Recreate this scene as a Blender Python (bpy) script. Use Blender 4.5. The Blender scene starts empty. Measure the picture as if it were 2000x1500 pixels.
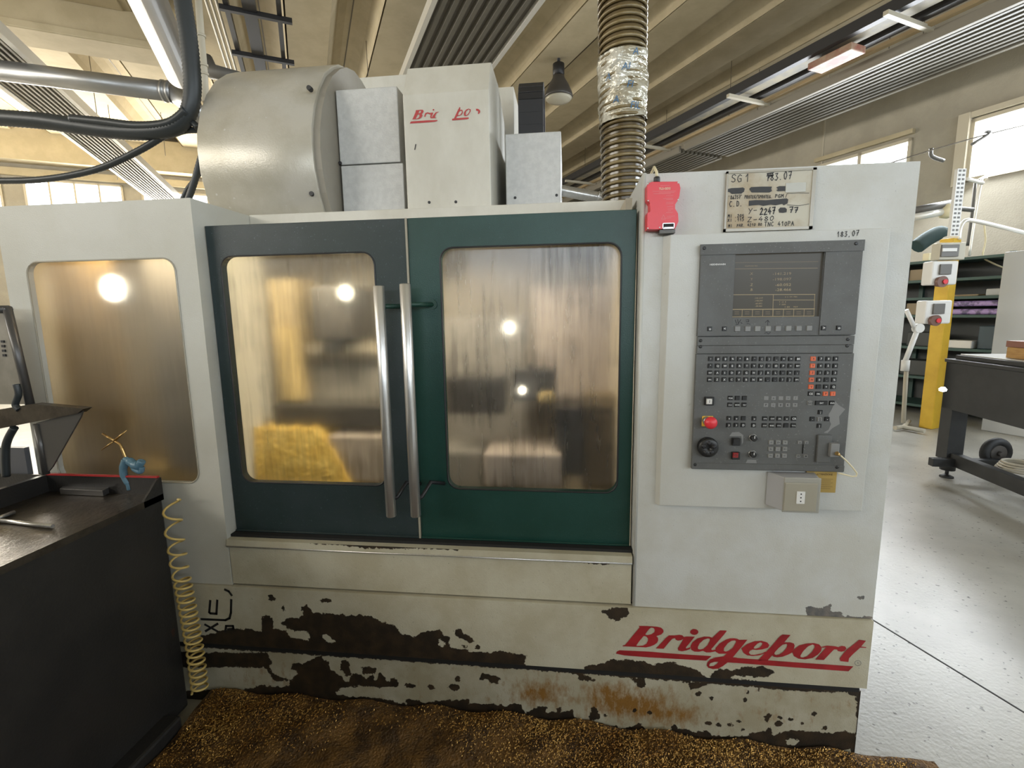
import bpy, bmesh, math, random
import numpy as np
from mathutils import Vector, Matrix, noise as mnoise
from mathutils.geometry import tessellate_polygon
random.seed(7); rng = np.random.default_rng(7)
S = bpy.context.scene; COL = S.collection
# ------------------------------------------------------------------ camera
F_PX, YAW, PIT, ROL, AL = 930.0, .114, .147, -.015, .515
CAM = Vector((0, -1.53, 1.5))
fw = Vector((-math.sin(YAW)*math.cos(PIT), math.cos(YAW)*math.cos(PIT), -math.sin(PIT)))
rt0 = Vector((math.cos(YAW), math.sin(YAW), 0)); up0 = rt0.cross(fw)
RT = rt0*math.cos(ROL)+up0*math.sin(ROL); UP = -rt0*math.sin(ROL)+up0*math.cos(ROL)
cd = bpy.data.cameras.new('camera'); cam = bpy.data.objects.new('camera', cd); COL.objects.link(cam)
cd.sensor_width = 36; cd.lens = F_PX/2000*36; cd.clip_start = .02; cd.clip_end = 200
M = Matrix((RT, UP, -fw)).transposed().to_4x4(); M.translation = CAM; cam.matrix_world = M
S.camera = cam
# ------------------------------------------------------------------ world, exposure
W = bpy.data.worlds.new('world'); S.world = W; W.use_nodes = True
W.node_tree.nodes['Background'].inputs[0].default_value = (.75, .85, 1, 1)
W.node_tree.nodes['Background'].inputs[1].default_value = .6
S.view_settings.view_transform = 'Standard'; S.view_settings.look = 'None'
S.view_settings.gamma = 1; S.view_settings.exposure = 0.0; S.view_settings.use_curve_mapping = False
S.cycles.use_denoising = True; S.cycles.sample_clamp_indirect = 4
S.cycles.max_bounces = 8; S.cycles.transmission_bounces = 6; S.cycles.caustics_reflective = False
DAY_BACK, DAY_END, DAY_RIGHT, DAY_LEFT = 9.0, 9.0, 9.0, 9.0
UV_ = Vector((-math.sin(AL), math.cos(AL), 0)); VV_ = Vector((math.cos(AL), math.sin(AL), 0))
def hall(v, u, z): return VV_*v + UV_*u + Vector((0, 0, z))
def area(name, loc, target, sx, sy, power, col):
    l = bpy.data.lights.new(name, 'AREA'); l.shape = 'RECTANGLE'; l.size = sx; l.size_y = sy; l.energy = power; l.color = col
    o = bpy.data.objects.new(name, l); COL.objects.link(o); o.location = loc
    o.rotation_euler = (Vector(target)-Vector(loc)).to_track_quat('-Z', 'Y').to_euler(); return o
# daylight through the window bands of the hall (just inside each band)
area('daylight_back', hall(-1, -8.7, 3.0), hall(-1, 0, 2.6), 14, 1.2, 370, (.76, .88, 1))
area('daylight_left', hall(-9.5, 3, 4.2), hall(0, 3, .4), 16, 1.6, 520, (1, .92, .78))
area('daylight_end', hall(-6.5, 14.7, 4.3), hall(-5.5, 6, 5.6), 7, 1.2, 850, (1, .92, .78))
area('daylight_right', hall(8.3, 3.2, 3.8), hall(3.5, 1.5, .3), 5, 1.0, 420, (.92, .96, 1))
area('daylight_right_rear', hall(8.3, -3.3, 3.8), hall(1.5, 0, 1.6), 6, 1.0, 420, (.80, .90, 1))
# ------------------------------------------------------------------ projection of photo pixels on real planes
def ray(px, py): return RT*(px-1000)-UP*(py-750)+fw*F_PX
def at(px, py, Y):
    r = ray(px, py); return CAM+r*((Y-CAM.y)/r.y)
def atx(px, py, X):
    r = ray(px, py); return CAM+r*((X-CAM.x)/r.x)
def atz(px, py, Z):
    r = ray(px, py); return CAM+r*((Z-CAM.z)/r.z)
def atv(px, py, v):
    r = ray(px, py); return CAM+r*((v-CAM.dot(VV_))/r.dot(VV_))
def uv_of(p): return p.dot(VV_), p.dot(UV_), p.z
# ------------------------------------------------------------------ materials
def nm(n, t, **k):
    x = n.nodes.new(t)
    for a, b in k.items(): setattr(x, a, b)
    return x
def mat(name, col, rough=.5, metal=0, col2=None, scale=6, detail=6, bump=0, bscale=60, speck=None, thr=(.4, .6), stretch=(1, 1, 1),
        emit=None, es=0, spec=.5, coat=0):
    m = bpy.data.materials.new(name); m.use_nodes = True; t = m.node_tree; L = t.links
    b = t.nodes['Principled BSDF']; b.inputs['Base Color'].default_value = (*col, 1)
    b.inputs['Roughness'].default_value = rough; b.inputs['Metallic'].default_value = metal
    b.inputs['Specular IOR Level'].default_value = spec
    if coat: b.inputs['Coat Weight'].default_value = coat
    if emit: b.inputs['Emission Color'].default_value = (*emit, 1); b.inputs['Emission Strength'].default_value = es
    if col2 or bump or speck:
        tc = nm(t, 'ShaderNodeNewGeometry'); mp = nm(t, 'ShaderNodeMapping'); mp.inputs['Scale'].default_value = stretch
        L.new(tc.outputs['Position'], mp.inputs['Vector'])
    out = None
    if col2:
        nz = nm(t, 'ShaderNodeTexNoise'); nz.inputs['Scale'].default_value = scale; nz.inputs['Detail'].default_value = detail
        nz.inputs['Roughness'].default_value = .62
        L.new(mp.outputs[0], nz.inputs['Vector'])
        mr = nm(t, 'ShaderNodeMapRange'); mr.inputs[1].default_value = thr[0]; mr.inputs[2].default_value = thr[1]
        L.new(nz.outputs[0], mr.inputs[0])
        mx = nm(t, 'ShaderNodeMix', data_type='RGBA'); mx.inputs[6].default_value = (*col, 1); mx.inputs[7].default_value = (*col2, 1)
        L.new(mr.outputs[0], mx.inputs[0]); out = mx.outputs[2]
    if speck:
        n2 = nm(t, 'ShaderNodeTexNoise'); n2.inputs['Scale'].default_value = speck[0]; n2.inputs['Detail'].default_value = 2
        L.new(mp.outputs[0], n2.inputs['Vector'])
        m2 = nm(t, 'ShaderNodeMapRange'); m2.inputs[1].default_value = speck[1]; m2.inputs[2].default_value = speck[1]+.06
        L.new(n2.outputs[0], m2.inputs[0])
        x2 = nm(t, 'ShaderNodeMix', data_type='RGBA'); x2.inputs[6].default_value = (*col, 1); x2.inputs[7].default_value = (*speck[2], 1)
        if out: L.new(out, x2.inputs[6])
        L.new(m2.outputs[0], x2.inputs[0]); out = x2.outputs[2]
    if out: L.new(out, b.inputs['Base Color'])
    if bump:
        n3 = nm(t, 'ShaderNodeTexNoise'); n3.inputs['Scale'].default_value = bscale; n3.inputs['Detail'].default_value = 3
        L.new(mp.outputs[0], n3.inputs['Vector']); bp = nm(t, 'ShaderNodeBump'); bp.inputs['Strength'].default_value = bump
        bp.inputs['Distance'].default_value = .01
        L.new(n3.outputs[0], bp.inputs['Height']); L.new(bp.outputs[0], b.inputs['Normal'])
    return m
def chipped(name, col, col2, dark, rust=None):
    """paint with bare-metal patches; the patches' outline comes from the mesh attribute 'chip' (metres inside)."""
    m = mat(name, col, .45, 0, col2, 5, bump=.12, bscale=220, speck=(160, .7, tuple(c*.6 for c in col)))
    t = m.node_tree; L = t.links; b = t.nodes['Principled BSDF']
    base = b.inputs['Base Color'].links[0].from_socket
    g = nm(t, 'ShaderNodeNewGeometry')
    if rust:
        a2 = nm(t, 'ShaderNodeAttribute', attribute_name='rust'); nr = nm(t, 'ShaderNodeTexNoise'); nr.inputs['Scale'].default_value = 45; nr.inputs['Detail'].default_value = 8
        nr.inputs['Roughness'].default_value = .7
        mpr = nm(t, 'ShaderNodeMapping'); mpr.inputs['Scale'].default_value = (1, 1, .45); L.new(g.outputs['Position'], mpr.inputs['Vector']); L.new(mpr.outputs[0], nr.inputs['Vector'])
        mm = nm(t, 'ShaderNodeMath', operation='MULTIPLY_ADD'); mm.inputs[1].default_value = 3.4; mm.inputs[2].default_value = -1.95
        L.new(nr.outputs[0], mm.inputs[0]); ad = nm(t, 'ShaderNodeMath', operation='ADD', use_clamp=True); L.new(mm.outputs[0], ad.inputs[0]); L.new(a2.outputs['Fac'], ad.inputs[1])
        xr = nm(t, 'ShaderNodeMix', data_type='RGBA'); xr.inputs[7].default_value = (*rust, 1); L.new(base, xr.inputs[6]); L.new(ad.outputs[0], xr.inputs[0]); base = xr.outputs[2]
    at_ = nm(t, 'ShaderNodeAttribute', attribute_name='chip')
    nz = nm(t, 'ShaderNodeTexNoise'); nz.inputs['Scale'].default_value = 55; nz.inputs['Detail'].default_value = 7; nz.inputs['Roughness'].default_value = .65
    L.new(g.outputs['Position'], nz.inputs['Vector'])
    ma = nm(t, 'ShaderNodeMath', operation='MULTIPLY_ADD'); ma.inputs[1].default_value = .034; ma.inputs[2].default_value = -.0135
    L.new(nz.outputs[0], ma.inputs[0]); ad = nm(t, 'ShaderNodeMath', operation='ADD'); L.new(ma.outputs[0], ad.inputs[0]); L.new(at_.outputs['Fac'], ad.inputs[1])
    th = nm(t, 'ShaderNodeMapRange'); th.inputs[1].default_value = -.0006; th.inputs[2].default_value = .0006; L.new(ad.outputs[0], th.inputs[0])
    dk = nm(t, 'ShaderNodeTexNoise'); dk.inputs['Scale'].default_value = 25; dk.inputs['Detail'].default_value = 5; L.new(g.outputs['Position'], dk.inputs['Vector'])
    dr = nm(t, 'ShaderNodeMapRange'); dr.inputs[1].default_value = .4; dr.inputs[2].default_value = .7; L.new(dk.outputs[0], dr.inputs[0])
    dc = nm(t, 'ShaderNodeMix', data_type='RGBA'); dc.inputs[6].default_value = (*dark, 1); dc.inputs[7].default_value = (dark[0]*2.2, dark[1]*1.9, dark[2]*1.6, 1); L.new(dr.outputs[0], dc.inputs[0])
    mx = nm(t, 'ShaderNodeMix', data_type='RGBA'); L.new(th.outputs[0], mx.inputs[0]); L.new(base, mx.inputs[6]); L.new(dc.outputs[2], mx.inputs[7])
    L.new(mx.outputs[2], b.inputs['Base Color'])
    return m
CHIPD = (.02, .015, .01)
PAINT = (.57, .575, .55); PAINT2 = (.52, .515, .47)
m_paint = mat('machine_paint', PAINT, .42, 0, PAINT2, 2.2, bump=.1, bscale=260, speck=(40, .76, (.42, .40, .34)))
m_paint2 = mat('cover_paint', (.66, .64, .57), .4, 0, (.56, .535, .46), 3, bump=.1, bscale=300, stretch=(1, 1, .5))
m_guard = mat('guard_paint', (.56, .53, .46), .28, .2, (.47, .44, .36), 5, bump=.06, bscale=160, speck=(60, .7, (.62, .61, .58)))
m_galv = mat('light_sheet', (.62, .62, .60), .4, .1, (.56, .56, .545), 40, bump=.15, bscale=200)
m_chip = chipped('chipped_paint', (.52, .49, .38), (.44, .40, .29), CHIPD)
m_plinth = chipped('plinth_paint', (.46, .43, .33), (.36, .32, .22), CHIPD, rust=(.24, .12, .028))
m_cabp = chipped('cabinet_paint', PAINT, PAINT2, (.10, .10, .10))
m_green = mat('green_door_paint', (.006, .040, .030), .36, 0, (.010, .050, .040), 4, bump=.12, bscale=300, speck=(150, .68, (.02, .06, .05)))
m_green_l = mat('faded_green_door_paint', (.012, .026, .025), .38, 0, (.036, .048, .056), 1.6, bump=.12, bscale=300, speck=(150, .68, (.05, .075, .08)), thr=(.42, .7))
m_dark = mat('dark_gap', (.01, .01, .01), .7)
m_steel = mat('brushed_steel', (.66, .65, .63), .3, .85, (.54, .53, .51), 3, stretch=(60, 60, .6), thr=(.3, .7))
m_sill = mat('worn_steel_sill', (.5, .47, .38), .35, .5, (.12, .1, .07), 14, thr=(.5, .56), stretch=(1, 3, 3))
m_duct = mat('galvanised_duct', (.40, .41, .41), .38, .85, (.42, .42, .42), 8)
m_cgrey = mat('control_grey', (.115, .118, .115), .55, 0, (.095, .095, .09), 8, speck=(200, .66, (.17, .17, .165)), bump=.05, bscale=400)
m_cgrey2 = mat('worn_grey_patch', (.22, .22, .215), .5)
m_key = mat('key_black', (.014, .014, .014), .4)
m_keyo = mat('key_orange', (.75, .16, .07), .5)
m_keyg = mat('key_grey', (.24, .24, .23), .5)
m_legend = mat('legend_white', (.7, .7, .68), .5)
m_inkb = mat('black_ink', (.012, .012, .014), .5)
m_red = mat('safety_red', (.72, .035, .05), .35, bump=.03, bscale=200)
m_redd = mat('dull_red_button', (.28, .02, .02), .45)
m_logo = mat('logo_red', (.36, .02, .025), .45, 0, (.26, .014, .018), 12)
m_yel = mat('yellow_plate', (.78, .47, .06), .45)
m_white = mat('white_plastic', (.72, .71, .68), .4)
m_cream = mat('cream_plastic', (.72, .64, .42), .35)
m_brass = mat('brass_swarf', (.50, .30, .085), .38, .8, (.25, .12, .025), 9, thr=(.4, .65))
m_brassbed = mat('swarf_bed', (.17, .085, .02), .6, .3, (.06, .03, .008), 14, bump=1, bscale=120)
m_brassin = mat('bright_brass_chips', (.86, .62, .17), .5, .1, (.70, .46, .09), 20, bump=1, bscale=60)
m_inner = mat('enclosure_inside', (.50, .46, .38), .5, 0, (.40, .34, .24), 3)
m_gold = mat('oily_brown_sheet', (.34, .24, .11), .5, 0, (.27, .18, .07), 2)
m_cast = mat('cast_grey', (.13, .125, .115), .5, .3)
m_blackp = mat('black_plastic', (.018, .018, .02), .45)
m_rubber = mat('cable_black', (.028, .033, .035), .42)
m_blackm = mat('black_cabinet_paint', (.016, .015, .014), .38, 0, (.022, .02, .018), 6, bump=.1, bscale=120, speck=(12, .74, (.07, .02, .01)))
m_tray = mat('worn_tray_steel', (.10, .085, .065), .36, .7, (.055, .045, .035), 9, bump=.15, bscale=60)
m_redtrim = mat('red_edge_trim', (.45, .03, .03), .35)
m_block = mat('dark_steel_block', (.09, .085, .08), .35, .4)
m_blue = mat('blue_plastic', (.10, .20, .27), .35)
m_brassrod = mat('brass_rod', (.55, .36, .14), .3, .9)
m_coil = mat('yellow_coil_hose', (.62, .45, .15), .35)
m_conc = mat('concrete_ceiling', (.52, .445, .30), .85, 0, (.46, .39, .255), 2.5, bump=.1, bscale=40)
m_concw = mat('concrete_wall', (.42, .385, .31), .9, 0, (.36, .33, .265), 1.5, bump=.3, bscale=50)
m_floor = mat('epoxy_floor', (.44, .43, .39), .33, 0, (.35, .34, .305), 1.3, bump=.1, bscale=60, speck=(38, .66, (.12, .115, .1)), detail=8)
m_panel = mat('radiant_panel', (.42, .40, .35), .45, .4)
m_panell = mat('radiant_edge', (.78, .76, .70), .3, .3)
m_paneld = mat('radiant_back', (.12, .11, .09), .6)
m_frame = mat('window_frame', (.58, .52, .40), .5)
m_sky = mat('daylight_pane', (.9, .95, 1), .5, emit=(.93, .97, 1), es=4.0)
m_skyd = mat('daylight_pane_bright', (.9, .95, 1), .5, emit=(.9, .95, 1), es=6.0)
m_table = mat('dark_table_steel', (.035, .036, .036), .5, .2, (.026, .027, .027), 5)
m_granite = mat('table_top', (.48, .48, .46), .3, 0)  # lightened so the colour carries the white reflection on the table
m_pillar = mat('yellow_pillar', (.66, .42, .03), .5, 0, (.56, .34, .02), 3)
m_shelf = mat('green_rack', (.03, .075, .065), .5)
m_grcab = mat('light_cabinet', (.50, .52, .53), .5)
m_wood = mat('wooden_box', (.42, .24, .07), .55, 0, (.34, .18, .05), 12, stretch=(1, 1, 6))
m_woodr = mat('brown_lid', (.22, .09, .06), .5)
m_purple = mat('purple_film', (.42, .30, .62), .3, 0, (.12, .09, .2), 14, thr=(.45, .6))
m_tan = mat('tan_cardboard', (.30, .24, .16), .8)
m_darkstuff = mat('dark_goods', (.05, .055, .055), .6)
m_glass = mat('lamp_glass', (.5, .47, .38), .15, 0)
m_hose = mat('amber_hose_wall', (.11, .075, .03), .25, 0, (.045, .03, .01), 5, coat=.4)
m_hosew = mat('hose_spiral', (.25, .19, .09), .2, 0, (.13, .09, .035), 6, coat=.5)
m_film = mat('wrapped_film', (.66, .64, .56), .18, .25, (.42, .38, .28), 9, bump=.9, bscale=38)
m_bluep = mat('blue_print', (.05, .16, .32), .4)
m_paper = mat('stained_paper', (.56, .53, .44), .7, 0, (.42, .34, .23), 5, thr=(.48, .62))
m_sleeve = mat('clear_sleeve_edge', (.36, .33, .26), .25)
m_screen = mat('screen_glass', (.03, .028, .022), .3, 0, emit=(.10, .09, .07), es=.35, spec=.25)
m_amber = mat('screen_amber', (.1, .07, .03), .4, emit=(.42, .34, .18), es=.5)
m_amberd = mat('screen_amber_dim', (.1, .07, .03), .4, emit=(.25, .20, .12), es=.5)
m_sticker = mat('warning_sticker', (.42, .28, .07), .5)
m_stickd = mat('sticker_print', (.12, .07, .02), .5)
m_lamp = mat('lit_lamp', (1, .95, .8), .5, emit=(1, .93, .75), es=60)
m_lampb = mat('bright_worklight', (1, .95, .8), .5, emit=(1, .95, .82), es=160)
m_tube = mat('light_tube', (.8, .78, .7), .4, emit=(1, .93, .78), es=.25)
m_wire = mat('wire', (.12, .10, .07), .6)
m_cond = mat('conduit_beige', (.46, .42, .33), .5)
def frosted(name, tint, r0, r1, streak, bs=.12):
    m = bpy.data.materials.new(name); m.use_nodes = True; t = m.node_tree; L = t.links; b = t.nodes['Principled BSDF']
    b.inputs['Transmission Weight'].default_value = 1; b.inputs['IOR'].default_value = 1.5
    g = nm(t, 'ShaderNodeNewGeometry'); mp = nm(t, 'ShaderNodeMapping'); mp.inputs['Scale'].default_value = (1, 1, .08)
    L.new(g.outputs['Position'], mp.inputs['Vector'])
    n1 = nm(t, 'ShaderNodeTexNoise'); n1.inputs['Scale'].default_value = 55; n1.inputs['Detail'].default_value = 6; L.new(mp.outputs[0], n1.inputs['Vector'])
    n2 = nm(t, 'ShaderNodeTexNoise'); n2.inputs['Scale'].default_value = 5; n2.inputs['Detail'].default_value = 3; L.new(g.outputs['Position'], n2.inputs['Vector'])
    mu = nm(t, 'ShaderNodeMath', operation='MULTIPLY'); L.new(n1.outputs[0], mu.inputs[0]); L.new(n2.outputs[0], mu.inputs[1])
    mr = nm(t, 'ShaderNodeMapRange'); mr.inputs[1].default_value = .2; mr.inputs[2].default_value = .36; L.new(mu.outputs[0], mr.inputs[0])
    mx = nm(t, 'ShaderNodeMix', data_type='RGBA'); mx.inputs[6].default_value = (*tint, 1); mx.inputs[7].default_value = (*[c*streak for c in tint], 1)
    L.new(mr.outputs[0], mx.inputs[0]); L.new(mx.outputs[2], b.inputs['Base Color'])
    rr = nm(t, 'ShaderNodeMapRange'); rr.inputs[3].default_value = r0; rr.inputs[4].default_value = r1; L.new(n1.outputs[0], rr.inputs[0]); L.new(rr.outputs[0], b.inputs['Roughness'])
    bp = nm(t, 'ShaderNodeBump'); bp.inputs['Strength'].default_value = bs; bp.inputs['Distance'].default_value = .002; L.new(n1.outputs[0], bp.inputs['Height']); L.new(bp.outputs[0], b.inputs['Normal'])
    return m
m_pane_l = frosted('hazy_pane_left', (.9, .86, .78), .24, .38, .9, .03)
m_pane_m = frosted('hazy_pane_middle', (.97, .95, .88), .14, .32, .72)
m_pane_r = frosted('hazy_pane_right', (.93, .92, .90), .15, .34, .6)
# ------------------------------------------------------------------ mesh helpers
class MB:
    def __init__(s): s.v = []; s.f = []; s.m = []; s.sm = []
    def face(s, idx, m=0, sm=False): s.f.append(tuple(idx)); s.m.append(m); s.sm.append(sm)
    def add(s, vs, fs, m=0, sm=False):
        k = len(s.v); s.v += [tuple(p) for p in vs]
        for f in fs: s.face([i+k for i in f], m, sm)
        return s
    def box(s, x0, x1, y0, y1, z0, z1, m=0, fn=None):
        vs = [(x, y, z) for z in (z0, z1) for y in (y0, y1) for x in (x0, x1)]
        if fn: vs = [fn(*p) for p in vs]
        return s.add(vs, [(0, 2, 3, 1), (4, 5, 7, 6), (0, 1, 5, 4), (2, 6, 7, 3), (0, 4, 6, 2), (1, 3, 7, 5)], m)
    def tube(s, pts, r, seg=10, m=0, cap=True, sm=True, closed=False):
        P = [Vector(p) for p in pts]; n = len(P); k = len(s.v)
        rs = r if hasattr(r, '__len__') else [r]*n
        up = None
        for i in range(n):
            if closed: d = P[(i+1) % n]-P[i-1]
            else: d = P[min(i+1, n-1)]-P[max(i-1, 0)]
            d = d.normalized() if d.length > 1e-9 else Vector((0, 0, 1))
            if up is None: up = Vector((0, 0, 1)) if abs(d.z) < .9 else Vector((1, 0, 0))
            a = d.cross(up)
            if a.length < 1e-4: a = d.cross(Vector((.3, 1, .2)))
            a.normalize(); b = a.cross(d).normalized(); up = b
            for j in range(seg):
                t = 2*math.pi*j/seg; s.v.append(tuple(P[i]+a*(math.cos(t)*rs[i])+b*(math.sin(t)*rs[i])))
        for i in range(n if closed else n-1):
            i2 = (i+1) % n
            for j in range(seg):
                j2 = (j+1) % seg; s.face((k+i*seg+j, k+i2*seg+j, k+i2*seg+j2, k+i*seg+j2), m, sm)
        if cap and not closed:
            s.face([k+j for j in range(seg)][::-1][::-1], m); s.face([k+(n-1)*seg+j for j in range(seg)][::-1], m)
        return s
    def cyl(s, p, q, r, seg=16, m=0, r2=None): return s.tube([p, q], [r, r if r2 is None else r2], seg, m)
    def lathe(s, c, prof, axis='Z', seg=24, m=0):
        """prof: list of (radius, height) around c"""
        k = len(s.v)
        for (r, h) in prof:
            for j in range(seg):
                t = 2*math.pi*j/seg; a, b = r*math.cos(t), r*math.sin(t)
                p = (a, b, h) if axis == 'Z' else ((a, h, b) if axis == 'Y' else (h, a, b))
                s.v.append((c[0]+p[0], c[1]+p[1], c[2]+p[2]))
        for i in range(len(prof)-1):
            for j in range(seg):
                j2 = (j+1) % seg; s.face((k+i*seg+j, k+i*seg+j2, k+(i+1)*seg+j2, k+(i+1)*seg+j), m, True)
        s.face([k+j for j in range(seg)][::-1], m); s.face([k+(len(prof)-1)*seg+j for j in range(seg)], m)
        return s
    def prism(s, poly, fn, a, b, m=0):
        """poly 2-D; fn(p,q,t) -> point, extruded t=a..b"""
        n = len(poly); k = len(s.v)
        s.v += [tuple(fn(p, q, a)) for p, q in poly]+[tuple(fn(p, q, b)) for p, q in poly]
        tri = tessellate_polygon([[Vector((p, q, 0)) for p, q in poly]])
        for t in tri: s.face([k+i for i in t], m); s.face([k+n+i for i in t][::-1], m)
        for i in range(n): s.face((k+i, k+(i+1) % n, k+n+(i+1) % n, k+n+i), m)
        return s
    def build(s, name, mats, parent=None, bevel=0, seg=2, fix=True, label=None):
        if not isinstance(mats, (list, tuple)): mats = [mats]
        V = np.array(s.v, float)
        lo, hi = V.min(0), V.max(0); base = Vector(((lo[0]+hi[0])/2, (lo[1]+hi[1])/2, lo[2]))
        me = bpy.data.meshes.new(name); me.from_pydata((V-np.array(base)).tolist(), [], s.f)
        for m in mats: me.materials.append(m)
        me.polygons.foreach_set('material_index', s.m); me.polygons.foreach_set('use_smooth', s.sm)
        if fix:
            bm = bmesh.new(); bm.from_mesh(me); bmesh.ops.recalc_face_normals(bm, faces=bm.faces); bm.to_mesh(me); bm.free()
        me.update()
        o = bpy.data.objects.new(name, me); COL.objects.link(o); o.location = base
        if parent: adopt(o, parent)
        if bevel:
            b = o.modifiers.new('bevel', 'BEVEL'); b.width = bevel; b.segments = seg; b.limit_method = 'ANGLE'; b.angle_limit = math.radians(40)
        if label: o['label'] = label
        return o
def world_loc(o):
    p = Vector(o.location)
    while o.parent:
        p = o.matrix_parent_inverse @ p if False else p + o.matrix_parent_inverse.translation + o.parent.location; o = o.parent
    return p
def adopt(o, parent):
    # all parents are unrotated: store the child's location relative to the parent
    o.location = Vector(o.location)-world_loc(parent); o.parent = parent
def tag(o, label, cat, group=None, kind=None):
    if label: o['label'] = label
    if cat: o['category'] = cat
    if group: o['group'] = group
    if kind: o['kind'] = kind
    return o
def struct(o, label=None, cat=None):
    o['kind'] = 'structure'
    if label: o['label'] = label
    if cat: o['category'] = cat
    return o
def empty(name, loc, label=None, cat=None, group=None):
    o = bpy.data.objects.new(name, None); COL.objects.link(o); o.location = loc; o.empty_display_size = .1
    return tag(o, label, cat, group)
def copy_thing(root, delta, label=None):
    r = root.copy(); COL.objects.link(r); r.location = Vector(root.location)+Vector(delta)
    if label: r['label'] = label
    for ch in list(root.children):
        c = ch.copy(); COL.objects.link(c); c.parent = r
        for g in list(ch.children):
            d = g.copy(); COL.objects.link(d); d.parent = c
    return r
def rrect(x0, x1, z0, z1, r, k=6):
    out = []
    for cx, cz, a0 in ((x1-r, z1-r, 0), (x0+r, z1-r, 90), (x0+r, z0+r, 180), (x1-r, z0+r, 270)):
        for i in range(k+1):
            a = math.radians(a0+90*i/k); out.append((cx+r*math.cos(a), cz+r*math.sin(a)))
    return out
def holed_plate(mb, x0, x1, z0, z1, hx0, hx1, hz0, hz1, r, y0, y1, m=0, k=6):
    h = rrect(hx0, hx1, hz0, hz1, r, k); oc = [(x1, z1), (x0, z1), (x0, z0), (x1, z0)]
    n = len(h); b = len(mb.v)
    for y in (y0, y1):
        mb.v += [(x, y, z) for x, z in h]+[(x, y, z) for x, z in oc]
    N = n+4
    for side in (0, 1):
        o = b+side*N
        for c in range(4):
            for i in range(k): mb.face((o+n+c, o+c*(k+1)+i, o+c*(k+1)+i+1), m)
            c2 = (c+1) % 4; mb.face((o+n+c, o+c*(k+1)+k, o+(c2*(k+1)) % n, o+n+c2), m)
    for i in range(n): mb.face((b+i, b+(i+1) % n, b+N+(i+1) % n, b+N+i), m)
    for c in range(4): mb.face((b+n+c, b+n+(c+1) % 4, b+N+n+(c+1) % 4, b+N+n+c), m)
    return mb
_tx = {}
def text_geo(s, size=1.0, shear=0, bold=0):
    key = (s, shear, bold)
    if key not in _tx:
        cu = bpy.data.curves.new('t', 'FONT'); cu.body = s; cu.align_x = 'CENTER'; cu.align_y = 'CENTER'; cu.shear = shear; cu.offset = bold; cu.resolution_u = 2
        o = bpy.data.objects.new('t', cu); me = bpy.data.meshes.new_from_object(o)
        _tx[key] = ([tuple(v.co) for v in me.vertices], [tuple(p.vertices) for p in me.polygons])
        bpy.data.objects.remove(o); bpy.data.meshes.remove(me); bpy.data.curves.remove(cu)
    v, f = _tx[key]
    return [(x*size, y*size) for x, y, z in v], f
def put_text(mb, s, cx, cz, Y, size, m=0, sx=1, **k):
    v, f = text_geo(s, size, **k)
    mb.add([(cx+x*sx, Y, cz+y) for x, y in v], f, m)
def fill_shape(mb, outer, holes, fn, m=0):
    """flat filled outline with holes through a 2-D curve"""
    cu = bpy.data.curves.new('c', 'CURVE'); cu.dimensions = '2D'; cu.fill_mode = 'FRONT'
    for poly in [outer]+list(holes):
        sp = cu.splines.new('POLY'); sp.points.add(len(poly)-1); sp.use_cyclic_u = True
        for i, (x, y) in enumerate(poly): sp.points[i].co = (x/100, -y/100, 0, 1)
    o = bpy.data.objects.new('c', cu); me = bpy.data.meshes.new_from_object(o)
    mb.add([fn(v.co.x*100, -v.co.y*100) for v in me.vertices], [tuple(p.vertices) for p in me.polygons], m)
    bpy.data.objects.remove(o); bpy.data.meshes.remove(me); bpy.data.curves.remove(cu)
def ribbon(mb, pts, w, m=0):
    """flat stroke in an XZ plane; pts are Vectors"""
    for a, b in zip(pts[:-1], pts[1:]):
        a, b = Vector(a), Vector(b); d = b-a
        if d.length < 1e-6: continue
        d.normalize(); n = Vector((-d.z, 0, d.x))*(w/2); e = d*(w*.35)
        mb.add([a-n-e, b-n+e, b+n+e, a+n-e], [(0, 1, 2, 3)], m)
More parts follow.
